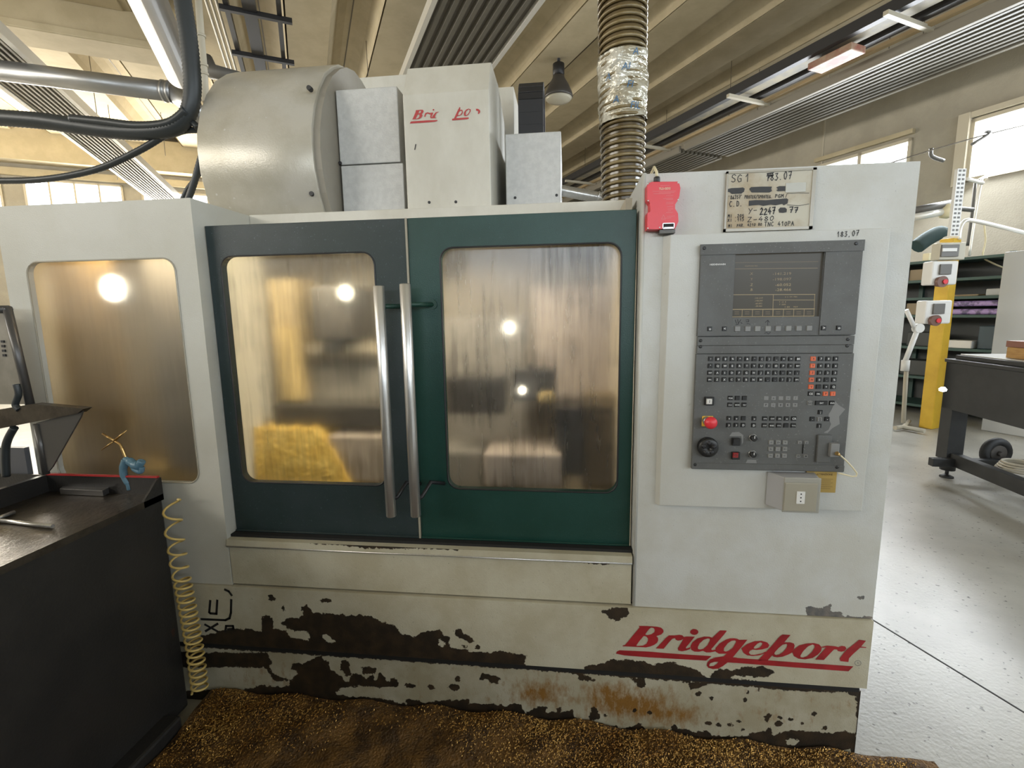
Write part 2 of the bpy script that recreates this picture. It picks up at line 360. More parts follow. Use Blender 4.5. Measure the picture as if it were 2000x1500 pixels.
# handwriting strokes, unit box
G = {'S': [[(.9, .85), (.6, 1), (.2, .9), (.15, .65), (.5, .5), (.8, .35), (.75, .1), (.4, 0), (.05, .12)]],
 'G': [[(.9, .85), (.55, 1), (.15, .7), (.1, .3), (.4, 0), (.85, .1), (.85, .45), (.5, .45)]],
 '1': [[(.25, .65), (.6, 1), (.6, 0)]], '8': [[(.5, .52), (.2, .75), (.5, 1), (.8, .77), (.5, .52), (.12, .25), (.5, 0), (.88, .25), (.5, .52)]],
 '3': [[(.15, .95), (.8, 1), (.45, .6), (.85, .35), (.5, 0), (.1, .1)]], '.': [[(.3, 0), (.4, .04)]], ',': [[(.4, .06), (.25, -.15)]],
 '0': [[(.5, 1), (.12, .6), (.25, .08), (.55, 0), (.88, .45), (.75, .9), (.5, 1)]], '7': [[(.1, .97), (.9, 1), (.45, 0)], [(.3, .5), (.85, .53)]],
 "'": [[(.4, 1), (.35, .8)]], '6': [[(.75, 1), (.2, .5), (.15, .15), (.5, 0), (.85, .2), (.6, .48), (.2, .3)]],
 '5': [[(.85, 1), (.25, 1), (.2, .6), (.7, .6), (.85, .25), (.5, 0), (.1, .05)]], 'P': [[(.15, 0), (.2, 1), (.75, .95), (.8, .6), (.2, .48)]],
 'R': [[(.15, 0), (.2, 1), (.75, .95), (.75, .6), (.2, .5), (.85, 0)]], 'O': [[(.5, 1), (.12, .5), (.5, 0), (.88, .5), (.5, 1)]],
 'T': [[(.05, 1), (.95, 1)], [(.5, 1), (.5, 0)]], 'E': [[(.85, 1), (.2, 1), (.15, 0), (.85, 0)], [(.2, .5), (.7, .5)]], '/': [[(.8, 1.2), (.1, -.15)]],
 'M': [[(.1, 0), (.15, 1), (.5, .5), (.85, 1), (.9, 0)]], 'C': [[(.85, .9), (.4, 1), (.1, .5), (.35, 0), (.85, .08)]],
 'D': [[(.2, 0), (.2, 1), (.7, .85), (.85, .4), (.6, .05), (.2, 0)]], 'Y': [[(.1, 1), (.45, .5)], [(.95, 1), (.2, -.2)]], '-': [[(.15, .45), (.85, .48)]],
 '2': [[(.15, .8), (.5, 1), (.8, .75), (.1, 0), (.9, .03)]], '4': [[(.6, 1), (.1, .35), (.9, .38)], [(.65, .6), (.6, 0)]],
 'Z': [[(.1, 1), (.85, 1), (.1, 0), (.9, 0)]], 'N': [[(.1, 0), (.15, 1), (.85, 0), (.9, 1)]], 'A': [[(.05, 0), (.5, 1), (.95, 0)], [(.25, .4), (.75, .4)]],
 'I': [[(.5, 0), (.5, 1)]], 'B': [[(.2, 0), (.2, 1), (.75, .8), (.3, .52), (.85, .25), (.2, 0)]], ':': [[(.4, .25), (.45, .3)], [(.4, .7), (.45, .75)]],
 'V': [[(.1, 1), (.5, 0), (.9, 1)]], ' ': [], 'X': [[(.1, 1), (.9, 0)], [(.9, 1), (.1, 0)]], 'L': [[(.2, 1), (.2, 0), (.8, 0)]], 'U': [[(.15, 1), (.2, .1), (.5, 0), (.8, .1), (.85, 1)]]}
def hand(mb, s, p0, p1, hpx, Y, w, m=0, slant=.12):
    """handwriting between photo points p0 and p1 (baseline), height in px"""
    n = len(s); dx, dy = (p1[0]-p0[0])/n, (p1[1]-p0[1])/n
    for i, c in enumerate(s):
        j = random.uniform(-.06, .06)
        for st in G.get(c, []):
            pts = [at(p0[0]+dx*(i+x*.82+slant*y*.6), p0[1]+dy*(i+x)-hpx*(y*(1+j)+j*.5), Y) for x, y in st]
            ribbon(mb, pts, w, m)
# signed distance of polygon patches for chipped paint
def sdf(P, poly):
    a = np.array(poly); b = np.roll(a, -1, 0); d = np.full(len(P), 1e9); ins = np.zeros(len(P), bool)
    for (x0, y0), (x1, y1) in zip(a, b):
        e = np.array([x1-x0, y1-y0]); w = P-np.array([x0, y0]); t = np.clip((w@e)/max(e@e, 1e-12), 0, 1)
        d = np.minimum(d, np.hypot(*(w-t[:, None]*e).T))
        c = ((y0 > P[:, 1]) != (y1 > P[:, 1])); xx = (x1-x0)*(P[:, 1]-y0)/((y1-y0) or 1e-12)+x0; ins ^= c & (P[:, 0] < xx)
    return np.where(ins, d, -d)
def chip_plate(name, m, x0, x1, z0, z1, Y, thick, patches, parent, step=.006, rust=None, cut=()):
    """sheet with a dense front grid carrying the chip field; patches in photo pixels"""
    nx, nz = max(2, int((x1-x0)/step)), max(2, int((z1-z0)/step))
    X, Z = np.meshgrid(np.linspace(x0, x1, nx+1), np.linspace(z0, z1, nz+1)); P = np.c_[X.ravel(), Z.ravel()]
    n = len(P); mb = MB(); mb.v = [(x, Y, z) for x, z in P]
    for j in range(nz):
        for i in range(nx):
            a = j*(nx+1)+i; mb.face((a, a+1, a+nx+2, a+nx+1))
    mb.box(x0, x1, Y+.0002, Y+thick, z0, z1)
    o = mb.build(name, m, parent, fix=False)
    f = np.full(n, -.05)
    for pl in patches:
        q = [at(px, py, Y) for px, py in pl]; f = np.maximum(f, sdf(P, [(p.x, p.z) for p in q]))
    for pl in cut:
        q = [at(px, py, Y) for px, py in pl]; f = np.minimum(f, -sdf(P, [(p.x, p.z) for p in q]))
    at_ = o.data.attributes.new('chip', 'FLOAT', 'POINT'); at_.data.foreach_set('value', np.r_[np.clip(f, -.05, .05), np.full(len(mb.v)-n, -.05)])
    if rust:
        g = np.zeros(n)
        for (cx, cy, sx, sy, k) in rust:
            c = at(cx, cy, Y); g = np.maximum(g, k*np.exp(-((P[:, 0]-c.x)/sx)**2-((P[:, 1]-c.z)/sy)**2))
        a2 = o.data.attributes.new('rust', 'FLOAT', 'POINT'); a2.data.foreach_set('value', np.r_[g, np.zeros(len(mb.v)-n)])
    return o
def crop(x0, y0, s, pts): return [(x0+x/s, y0+y/s) for x, y in pts]
def blob(cx, cy, rx, ry, n=9):
    return [(cx+rx*random.uniform(.7, 1.15)*math.cos(2*math.pi*i/n), cy+ry*random.uniform(.7, 1.15)*math.sin(2*math.pi*i/n)) for i in range(n)]
HB = lambda x, y, z: hall(x, y, z)
# ================================================================== THE HALL
V0, V1, U0, U1, HC = -10.0, 8.75, -9.0, 15.2, 6.1
mb = MB(); mb.box(V0, V1+.3, U0, U1+.3, -.2, 0, fn=HB); floor = struct(mb.build('floor', m_floor), 'grey speckled epoxy shop floor', 'floor')
mb = MB(); a, b = atz(1700, 1208, 0), atz(2040, 1416, 0); d = (b-a).normalized(); a = a-d*1.0; b = b+d*3
n_ = Vector((-d.y, d.x, 0))*.004
mb.add([a-n_, b-n_, b+n_, a+n_]+[p+Vector((0, 0, .0012)) for p in (a-n_, b-n_, b+n_, a+n_)], [(0, 3, 2, 1), (4, 5, 6, 7), (0, 1, 5, 4), (1, 2, 6, 5), (2, 3, 7, 6), (3, 0, 4, 7)])
mb.build('joint_strip', m_dark, floor)
# ceiling: precast trough panels side by side, running along the hall
ceil = MB(); ceil.box(V0, V1+.3, U0, U1+.3, HC+.42, HC+.6, fn=HB); ceiling = struct(ceil.build('ceiling', m_conc), 'beige precast concrete ceiling', 'ceiling')
vr = CAM.dot(VV_)
prof = [(.018, 0), (.018, -.0), (.66, 0), (.70, .10), (.80, .26), (.93, .33), (1.03, .34), (1.03, .33), (1.13, .32), (1.27, .24), (1.36, .1), (1.382, 0)]
k = 0; v = vr+.64-1.39*6-.66+.03
while v < V1+.1:
    mb = MB(); p = [(v+a, HC+b) for a, b in prof]
    top = [(v+1.382, HC+.42), (v+.018, HC+.42)]
    mb.prism(p[1:]+top, lambda a, z, t: hall(a, t, z), U0, U1)
    mb.build('ceiling_panel', m_conc, ceiling)
    mb = MB(); mb.box(v+1.018, v+1.034, U0, U1, HC+.325, HC+.336, fn=HB); mb.build('panel_joint', m_wire, ceiling)
    v += 1.39
def wall_u(name, u, t, v0, v1, holes, label):
    """wall across the hall at u (thickness t away), holes = (v0,v1,z0,z1) sorted, not overlapping in v"""
    mb = MB(); c = v0
    for h in holes:
        mb.box(c, h[0], u, u+t, 0, HC+.4, fn=HB); mb.box(h[0], h[1], u, u+t, 0, h[2], fn=HB); mb.box(h[0], h[1], u, u+t, h[3], HC+.4, fn=HB); c = h[1]
    mb.box(c, v1, u, u+t, 0, HC+.4, fn=HB); return struct(mb.build(name, m_concw), label, 'wall')
def wall_v(name, v, t, u0, u1, holes, label):
    mb = MB(); c = u0
    for h in holes:
        mb.box(v, v+t, c, h[0], 0, HC+.4, fn=HB); mb.box(v, v+t, h[0], h[1], 0, h[2], fn=HB); mb.box(v, v+t, h[0], h[1], h[3], HC+.4, fn=HB); c = h[1]
    mb.box(v, v+t, c, u1, 0, HC+.4, fn=HB); return struct(mb.build(name, m_concw), label, 'wall')
nwin = [0]
def window_u(u, t, h, panes, msky, label, fz=.05):
    nwin[0] += 1; w = empty('window_%d' % nwin[0], hall((h[0]+h[1])/2, u, h[2])); struct(w, label, 'window')
    mb = MB(); f = .05; y0, y1 = (u-.03, u+.10) if t > 0 else (u-.1, u+.03)
    mb.box(h[0], h[1], y0, y1, h[3]-f, h[3], fn=HB); mb.box(h[0], h[1], y0, y1, h[2], h[2]+f, fn=HB)
    mb.box(h[0], h[0]+f, y0, y1, h[2], h[3], fn=HB); mb.box(h[1]-f, h[1], y0, y1, h[2], h[3], fn=HB)
    mb.build('window_frame', m_frame, w)
    dw = (h[1]-h[0])/panes
    for i in range(panes):
        if i: q = MB(); q.box(h[0]+dw*i-.02, h[0]+dw*i+.02, y0, y1, h[2], h[3], fn=HB); q.build('mullion', m_frame, w)
        q = MB(); yy = u+.06 if t > 0 else u-.06; q.box(h[0]+dw*i+.02, h[0]+dw*(i+1)-.02, yy-.006, yy+.006, h[2]+f*.6, h[3]-f*.6, fn=HB); q.build('window_pane', msky, w)
def window_v(v, t, h, panes, msky, label, lintel=True):
    nwin[0] += 1; w = empty('window_%d' % nwin[0], hall(v, (h[0]+h[1])/2, h[2])); struct(w, label, 'window')
    f = .05; x0, x1 = (v-.04, v+.10) if t > 0 else (v-.1, v+.04)
    mb = MB()
    mb.box(x0, x1, h[0], h[1], h[3]-f, h[3], fn=HB); mb.box(x0, x1, h[0], h[1], h[2], h[2]+f, fn=HB)
    mb.box(x0, x1, h[0], h[0]+f, h[2], h[3], fn=HB); mb.box(x0, x1, h[1]-f, h[1], h[2], h[3], fn=HB)
    mb.build('window_frame', m_frame, w)
    dw = (h[1]-h[0])/panes
    for i in range(panes):
        if i: q = MB(); q.box(x0, x1, h[0]+dw*i-.03, h[0]+dw*i+.03, h[2], h[3], fn=HB); q.build('mullion', m_frame, w)
        q = MB(); xx = v+.07 if t > 0 else v-.07; q.box(xx-.006, xx+.006, h[0]+dw*i+.03, h[0]+dw*(i+1)-.03, h[2]+f*.6, h[3]-f*.6, fn=HB); q.build('window_pane', msky, w)
eh = [(-9.4, -7.56, 3.6, 5.08), (-7.14, -5.08, 3.6, 5.08), (-4.68, -2.6, 3.6, 5.0), (-2.2, -.2, 3.6, 5.0)]
wall_u('wall_end', U1, .3, V0, V1+.3, eh, 'beige end wall with a band of high windows')
window_u(U1, 1, eh[0], 3, m_skyd, 'high end-wall window cut by the left picture edge'); window_u(U1, 1, eh[1], 4, m_skyd, 'bright four-pane high window in the end wall')
window_u(U1, 1, eh[2], 4, m_skyd, 'high end-wall window behind the cables'); window_u(U1, 1, eh[3], 4, m_skyd, 'high end-wall window behind the machine guard')
mb = MB(); mb.box(V0, -.3, U1-.12, U1, 5.12, 5.3, fn=HB); mb.box(V0, V1, U1-.45, U1, 5.42, 6.2, fn=HB); struct(mb.build('trim_1', m_conc), 'concrete edge beam over the end-wall windows', 'beam')
rh = [(-6.5, -3.2, 3.4, 4.3), (-2.2, -.2, 3.4, 4.3), (.9, 3.02, 3.40, 4.30), (3.80, 5.44, 3.2, 4.30), (6.3, 8.3, 3.2, 4.3)]
wall_v('wall_right', V1, .3, U0, U1, rh, 'grey-beige concrete side wall with high windows')
window_v(V1, 1, rh[0], 3, m_sky, 'side-wall window behind the camera'); window_v(V1, 1, rh[1], 2, m_sky, 'second side-wall window beside the camera')
window_v(V1, 1, rh[2], 2, m_skyd, 'large bright window at the right picture edge'); window_v(V1, 1, rh[3], 2, m_skyd, 'bright two-pane window just above the control cabinet'); window_v(V1, 1, rh[4], 2, m_sky, 'far side-wall window hidden behind the control cabinet')
mb = MB(); mb.box(V1-.08, V1, 3.78, 5.46, 4.36, 4.43, fn=HB); struct(mb.build('trim_2', m_conc), 'pale lintel over the two-pane window', 'trim')
mb = MB(); mb.box(V1-.10, V1, 3.02, 3.16, 3.35, 4.4, fn=HB); mb.box(V1-.08, V1, .9, 3.16, 4.32, 4.40, fn=HB); struct(mb.build('trim_3', m_frame), 'pale surround of the large right window', 'trim')
mb = MB(); mb.box(V1-.012, V1, 5.33, 5.36, 0, 6.2, fn=HB); struct(mb.build('trim_4', m_cond), 'vertical joint between two wall panels', 'trim')
lh = [(-5, -1, 3.4, 5.0), (0, 4, 3.4, 5.0), (5, 9, 3.4, 5.0), (10, 14, 3.4, 5.0)]
wall_v('wall_left', V0, -.3, U0, U1, lh, 'concrete wall left of the picture')
bh = [(-8.5, -4.5, 2.3, 3.5), (-3.8, .2, 2.3, 3.5), (.9, 4.9, 2.3, 3.5), (5.5, 8.2, 2.3, 3.5)]
wall_u('wall_back', U0, -.3, V0, V1+.3, bh, 'concrete wall behind the camera')
for i, h in enumerate(lh): window_v(V0, -1, h, 4, m_sky, 'high window in the left wall, bay %s' % ['nearest the camera', 'beside the machine', 'beyond the machine', 'at the far corner'][i])
for i, h in enumerate(bh): window_u(U0, -1, h, 4, m_sky, 'high window behind the camera, %s' % ['far left', 'middle left', 'middle right', 'far right'][i])
# cross beam at upper left
mb = MB(); cu = CAM.dot(UV_)
mb.box(V0, vr-1.35, cu+9.55, cu+10.05, 5.62, HC+.35, fn=HB); mb.box(V0, vr-1.35, cu+9.5, cu+10.1, 5.60, 5.72, fn=HB)
mb.box(V0, vr-2.2, cu+9.1, cu+9.55, HC-.02, HC+.35, fn=HB)
struct(mb.build('trim_5', m_conc, bevel=.02), 'pale concrete cross beam at upper left', 'beam')
# radiant heating strips
def radiant(name_label, v0, v1, z, u0, u1, group='radiant ceiling heating strips', ribs=7, mp_=None, me_=None):
    mp_, me_ = mp_ or m_panel, me_ or m_panell
    r = empty('radiant_panel', hall((v0+v1)/2, (u0+u1)/2, z), name_label, 'heating panel', group)
    mb = MB(); mb.box(v0, v1, u0, u1, z+.05, z+.075, fn=HB); mb.build('back_sheet', m_paneld, r)
    w = (v1-v0); p = w/(ribs+1)
    for i in range(ribs):
        c = v0+p*(i+1); mb = MB()
        mb.prism([(c-p*.42, z+.05), (c-p*.30, z), (c+p*.12, z), (c+p*.22, z+.05)], lambda a, b, t: hall(a, t, b), u0, u1); mb.build('radiant_strip', mp_, r)
    for c in (v0, v1):
        mb = MB(); mb.box(c-.03, c+.03, u0, u1, z-.01, z+.12, fn=HB); mb.build('edge_rail', me_, r)
    return r
radiant('long ribbed heating strip hanging at upper left', vr-3.31, vr-2.68, 4.4, cu+1.0, cu+15.2, ribs=9)
m_pd = mat('radiant_panel_shaded', (.13, .12, .095), .55, 0); m_pe = mat('radiant_edge_shaded', (.22, .20, .16), .6, 0)  # darker copies, with the shade on these strips put into their colour
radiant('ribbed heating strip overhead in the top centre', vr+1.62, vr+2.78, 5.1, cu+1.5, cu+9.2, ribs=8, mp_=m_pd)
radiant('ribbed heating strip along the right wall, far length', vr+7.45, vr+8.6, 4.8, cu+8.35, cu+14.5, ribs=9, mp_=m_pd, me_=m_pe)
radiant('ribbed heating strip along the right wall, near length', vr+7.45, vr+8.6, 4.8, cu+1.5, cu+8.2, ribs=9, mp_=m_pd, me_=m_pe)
# hanging wires
wires = [(50, 110, 60, -1), (345, 75, 0, 0)]
def hwire(px, py0, py1, dep, lab):
    dep = min((HC+.05-CAM.z)/max(ray(px, py0).z, 1)*F_PX, 15.5); r0, r1 = ray(px, py0), ray(px, py1); p0 = CAM+r0*(dep/F_PX); p1 = Vector((p0.x, p0.y, (CAM+r1*(dep/F_PX)).z)); p0.z = HC+.38
    mb = MB(); mb.tube([p0, p1], .006, 5); tag(mb.build('suspension_wire', m_wire), lab, 'wire', 'suspension wires under the ceiling')
for (px, a, b, dep, lab) in ((505//1+1176-70, 0, 0, 0, None),) and ((1302, 225, 268, 9.5, 'thin wire above the far end of the light rail'), (1429, 120, 222, 8.4, 'thin wire holding the light rail left of its cross bracket'), (1484, 130, 228, 8.2, 'thin wire hanging right of the middle cross bracket'),
        (1745, 0, 88, 6.6, 'thin wire beside the box in the light rail'), (1810, 0, 90, 6.4, 'rightmost thin suspension wire'), (716, 98, 145, 9, 'short bent wire over the machine housing'), (1143, 285, 370, 12, 'long wire beside the hose'),
        (170, 80, 250, 11, 'thin wire in front of the left cross beam'), (210, 200, 345, 11, 'pale chain hanging before the left heating strip'), (313, 215, 300, 12, 'thin wire left of the galvanised duct')):
    hwire(px, a, b, dep, lab)
# light rail at right
lr = empty('light_rail', hall(vr+7.3, cu+6, 5.0), 'long suspended cable and light rail beside the right heating strip', 'light fixture')
for (v0, v1, z0, z1, m, nme) in ((6.95, 7.05, 4.98, 5.12, m_blackp, 'dark_rail'), (7.42, 7.54, 4.98, 5.06, m_blackp, 'dark_rail')):
    mb = MB(); mb.box(vr+v0*.96, vr+v1*.96, cu+1.5, cu+14, z0, z1, fn=HB); mb.build(nme, m, lr)
mb = MB(); mb.box(vr+6.80, vr+7.05, cu+1.5, cu+14, 5.02, 5.05, fn=HB); mb.build('light_reflector', mat('reflector', (.26, .25, .22), .6, 0, (.40, .35, .25), 3), lr)
mb = MB(); mb.box(vr+7.28, vr+7.36, cu+1.5, cu+14, 4.93, 4.98, fn=HB); mb.build('conduit', mat('orange_conduit', (.42, .31, .17), .5), lr)
for u in (3.9, 6.2, 8.6, 11.5):
    mb = MB(); mb.box(vr+6.5, vr+7.45, cu+u, cu+u+.06, 4.90, 4.95, fn=HB); mb.build('cross_bracket', m_cond, lr)
mb = MB(); c = hall(vr+7.0, cu+4.75, 4.93); mb.box(vr+6.8, vr+7.1, cu+4.5, cu+5.1, 4.86, 4.95, fn=HB)
tag(mb.build('junction_box', [mat('red_brown_box', (.36, .26, .18), .5, 0, (.26, .07, .05), 4)], bevel=.01), 'pinkish box with red edge fixed under the light rail', 'junction box')
# high bay lamp
_d = (HC+.02-CAM.z)/ray(1085, 118).z; lp = CAM+ray(1091, 192)*_d; LS = _d*F_PX/7.0
hb = empty('pendant_lamp', lp, 'dark high-bay lamp with glass face hanging behind the hose', 'lamp')
mb = MB(); mb.lathe(lp, [(a*LS, b*LS) for a, b in [(.20, 0), (.21, .01), (.20, .06), (.15, .17), (.09, .27), (.085, .30)]], seg=28); mb.build('lamp_shade', mat('lamp_dark', (.06, .055, .05), .35), hb)
mb = MB(); mb.lathe(lp, [(a*LS, b*LS) for a, b in [(.198, -.004), (.17, -.03), (.08, -.05), (.01, -.055)]], seg=28); mb.build('lamp_glass', m_glass, hb)
mb = MB(); mb.lathe(lp, [(a*LS, b*LS) for a, b in [(.06, .30), (.085, .32), (.085, .46), (.05, .48)]], seg=14); mb.cyl(lp+Vector((0, 0, .48*LS)), (lp.x, lp.y, HC+.3), .03, 8); mb.build('lamp_housing', m_blackp, hb)
# ducts upper left
dz = CAM.z+2.3
dk = empty('ventilation_duct', hall(vr-.85, cu+4, dz), 'galvanised round duct running overhead at upper left with a side branch', 'duct')
mb = MB(); a = hall(vr-.83, cu+1.2, dz+.1); b = hall(vr-.98, cu+6.0, dz+.1); mb.tube([a, b], .135, 28); mb.build('main_duct', m_duct, dk)
jc = CAM+ray(338, 180)*(5.6/F_PX); je = CAM+ray(-60, 130)*(5.25/F_PX)
mb = MB(); mb.tube([je, jc], .105, 24); mb.build('branch_duct', m_duct, dk)
for t_ in (.955, .985):
    mb = MB(); p = je.lerp(jc, t_); d = (jc-je).normalized(); mb.tube([p-d*.012, p+d*.012], .118, 24); mb.build('duct_collar', m_duct, dk)
mb = MB(); mb.tube([jc, jc+(jc-je).normalized()*.18+Vector((0, 0, -.12)), CAM+ray(392, 235)*(5.7/F_PX)], [.1, .11, .11], 24); mb.build('duct_elbow', m_duct, dk)
mb = MB(); mb.tube([CAM+ray(400, 118)*(5.4/F_PX), CAM+ray(415, 140)*(5.4/F_PX), CAM+ray(470, 150)*(5.4/F_PX)], [.09, .08, .05], 16)
mb.build('flex_spigot', m_cast, dk)
# conduits left of the guard
cn = empty('conduit_run', CAM+ray(393, 190)*(2.6/F_PX), 'beige conduit with clips beside the black cables', 'conduit')
mb = MB(); mb.tube([CAM+ray(x, y)*(2.6/F_PX) for x, y in ((386, -20), (392, 60), (398, 130), (402, 200))], .018, 10); mb.build('conduit_pipe', m_cond, cn)
for x, y in ((393, 70), (398, 128), (399, 145)):
    p = CAM+ray(x, y)*(2.6/F_PX); mb = MB(); mb.tube([p-Vector((0, 0, .006)), p+Vector((0, 0, .006))], .023, 10); mb.build('pipe_clip', m_cond, cn)
# cable ladder overhead
cl = empty('cable_ladder', hall(vr-.4, cu+8, 5.5), 'black cable ladder under the ceiling above the rounded guard', 'cable ladder')
for v0, w, z in ((-.70, .06, 5.45), (-.48, .16, 5.43), (-.08, .06, 5.45)):
    mb = MB(); mb.box(vr+v0, vr+v0+w, cu+2, cu+13, z, z+.12, fn=HB); mb.build('side_rail', m_blackp, cl)
for i in range(9):
    mb = MB(); mb.box(vr-.75, vr+.1, cu+3+i*1.15, cu+3.06+i*1.15, 5.40, 5.46, fn=HB); mb.build('rung', m_blackp, cl)
for v0 in (-.78, -.84, -.90):
    mb = MB(); a, b = hall(vr+v0, cu+2, 5.5), hall(vr+v0, cu+13, 5.5); mb.tube([a, b], .018, 8); mb.build('cable_conduit', m_cond, cl)
for (px, a, b) in ((1, 2, 3),)[:0]: pass
# ================================================================== THE MACHINE
root = empty('milling_machine', (-.5, .5, 0), 'large cream enclosed milling machine with green sliding doors and control panel', 'milling machine')
XL, XR, RX = -1.245, .226, .99
cab_patch = crop(1150, 1000, 3, [(1270, 575), (1290, 560), (1325, 562), (1350, 577), (1385, 562), (1420, 540), (1412, 566), (1405, 590), (1440, 596), (1470, 590), (1490, 612), (1560, 618), (1665, 618), (1665, 634), (1380, 618), (1290, 612)])
# right control cabinet
mb = MB(); mb.box(XR, RX, .012, 1.45, .507, 1.91); mb.build('cabinet_body', m_paint, root, bevel=.006)
chip_plate('cabinet_front', m_cabp, XR+.004, RX-.004, .507, 1.905, 0, .013, [cab_patch, blob(1681, 1166, 6, 3)], root, step=.012)
mb = MB(); mb.tube([(XR+.006, .004, .508), (XR+.006, .004, 1.908)], .006, 8); mb.build('corner_fold', m_paint, root)
# left cover
lc = MB(); holed_plate(lc, -1.995, XL, .507, 1.897, -1.905, -1.328, .903, 1.705, .045, 0, .02)
lc.box(XL-.012, XL, .02, .36, .507, 1.897); lc.box(-1.995, -1.98, .02, 1.4, .507, 1.897); lc.box(-1.98, XL-.012, .02, .36, 1.885, 1.896); lc.box(-1.995, -1.5, .36, 1.4, 1.887, 1.897)
lcov = lc.build('left_cover', mat('left_cover_paint', (.54, .53, .475), .42, 0, (.49, .475, .41), 2.2, bump=.1, bscale=260), root)
mb = MB(); mb.box(-1.93, -1.305, .02, .026, .88, 1.73); mb.build('window_pane', m_pane_l, lcov)
mb = MB()
mb.tube([(x, -.0005, z) for x, z in rrect(-1.905, -1.328, .903, 1.705, .045, 6)], .003, 6, closed=True); mb.build('window_seal', m_sleeve, lcov)
# recessed head beam and roof
mb = MB(); mb.box(XL, XR, .30, .36, 1.78, 1.9); mb.build('head_beam', m_paint2, root, bevel=.003)
mb = MB(); mb.box(-1.98, XR, .36, 1.4, 1.86, 1.885); mb.build('roof_sheet', m_paint, root)
mb = MB(); mb.box(XL, XR-.01, .085, .12, 1.802, 1.815); mb.build('door_track', m_cast, root)
# doors
def door(label, mt, x0, x1, hx0, hx1, hz0, hz1, pane, y0=.05):
    mb = MB(); holed_plate(mb, x0, x1, .692, 1.815, hx0, hx1, hz0, hz1, .042, y0, y0+.03)
    mb.box(x0, x1, y0-.006, y0, .700, .706)
    d = mb.build('sliding_door', mt, root, bevel=.0015, seg=1, label=label)
    mb = MB(); mb.box(hx0-.02, hx1+.02, y0+.03, y0+.036, hz0-.02, hz1+.02); mb.build('window_pane', pane, d)
    mb = MB(); mb.tube([(x, y0, z) for x, z in rrect(hx0, hx1, hz0, hz1, .042, 6)], .0028, 6, closed=True); mb.build('window_seal', m_blackp, d)
    return d
d1 = door('faded green sliding door', m_green_l, XL+.002, -.528, -1.197, -.640, .893, 1.711, m_pane_m)
d2 = door('dark green sliding door', m_green, -.520, .2185, -.414, .174, .889, 1.717, m_pane_r)
mb = MB(); mb.box(-.527, -.5205, .045, .07, .692, 1.815); mb.build('edge_seal', m_sleeve, d2)
def handle(d, px0, py0, px1, py1, Yh=-.04):
    a, b = at(px0, py0, Yh), at(px1, py1, Yh); x = (a.x+b.x)/2
    mb = MB(); mb.tube([(x, Yh, b.z), (x, Yh, b.z+.002), (x, Yh, a.z-.002), (x, Yh, a.z)], [.0155, .0175, .0175, .0155], 24); h = mb.build('door_handle', m_steel, d)
    z = a.z-.065
    mb = MB(); mb.tube([(x, Yh, z), (x+.03, Yh+.03, z), (x+.062, .05, z)], .008, 10); mb.cyl((x+.062, .044, z), (x+.062, .05, z), .016, 14); mb.build('handle_bracket', mat('bracket_green', (.012, .05, .035), .4), d)
    z = b.z+.055
    mb = MB(); mb.tube([(x, Yh, z), (x+.022, Yh+.01, z+.012), (x+.045, Yh+.04, z+.052), (x+.078, .05, z+.03)], .007, 10); mb.build('handle_bracket', m_blackp, d)
handle(d1, 742, 558, 762, 1008); handle(d2, 792, 554, 811, 1008)
# sill and lower panel
sp = [crop(380, 1000, 3, [(560, 150), (1560, 195), (1560, 215), (1000, 205), (700, 180)]), crop(1150, 1000, 3, [(-400, 205), (-100, 212), (110, 225), (100, 245), (-200, 235)])]
chip_plate('door_sill', m_chip, XL, XR-.004, .664, .690, -.006, .09, [sp[0]], root, step=.004)
mb = MB(); mb.tube([(XL, -.006, .664), (XR-.004, -.006, .664)], .003, 8); mb.build('sill_lip', m_steel, root)
pp = [crop(380, 1000, 3, [(830, 205), (1000, 210), (1560, 225), (1560, 243), (1400, 238), (1150, 232), (960, 218)]), crop(1150, 1000, 3, [(-60, 262), (110, 268), (135, 285), (125, 303), (60, 302), (0, 296), (-80, 280)]),
      crop(380, 1000, 3, [(1060, 485), (1150, 488), (1320, 496), (1380, 512), (1200, 508)])]
chip_plate('lower_panel', m_chip, XL+.004, XR-.005, .513, .660, .002, .03, pp, root)
mb = MB(); mb.box(XL-.01, XR+.01, .02, .05, .50, .70); mb.build('panel_backing', m_dark, root)
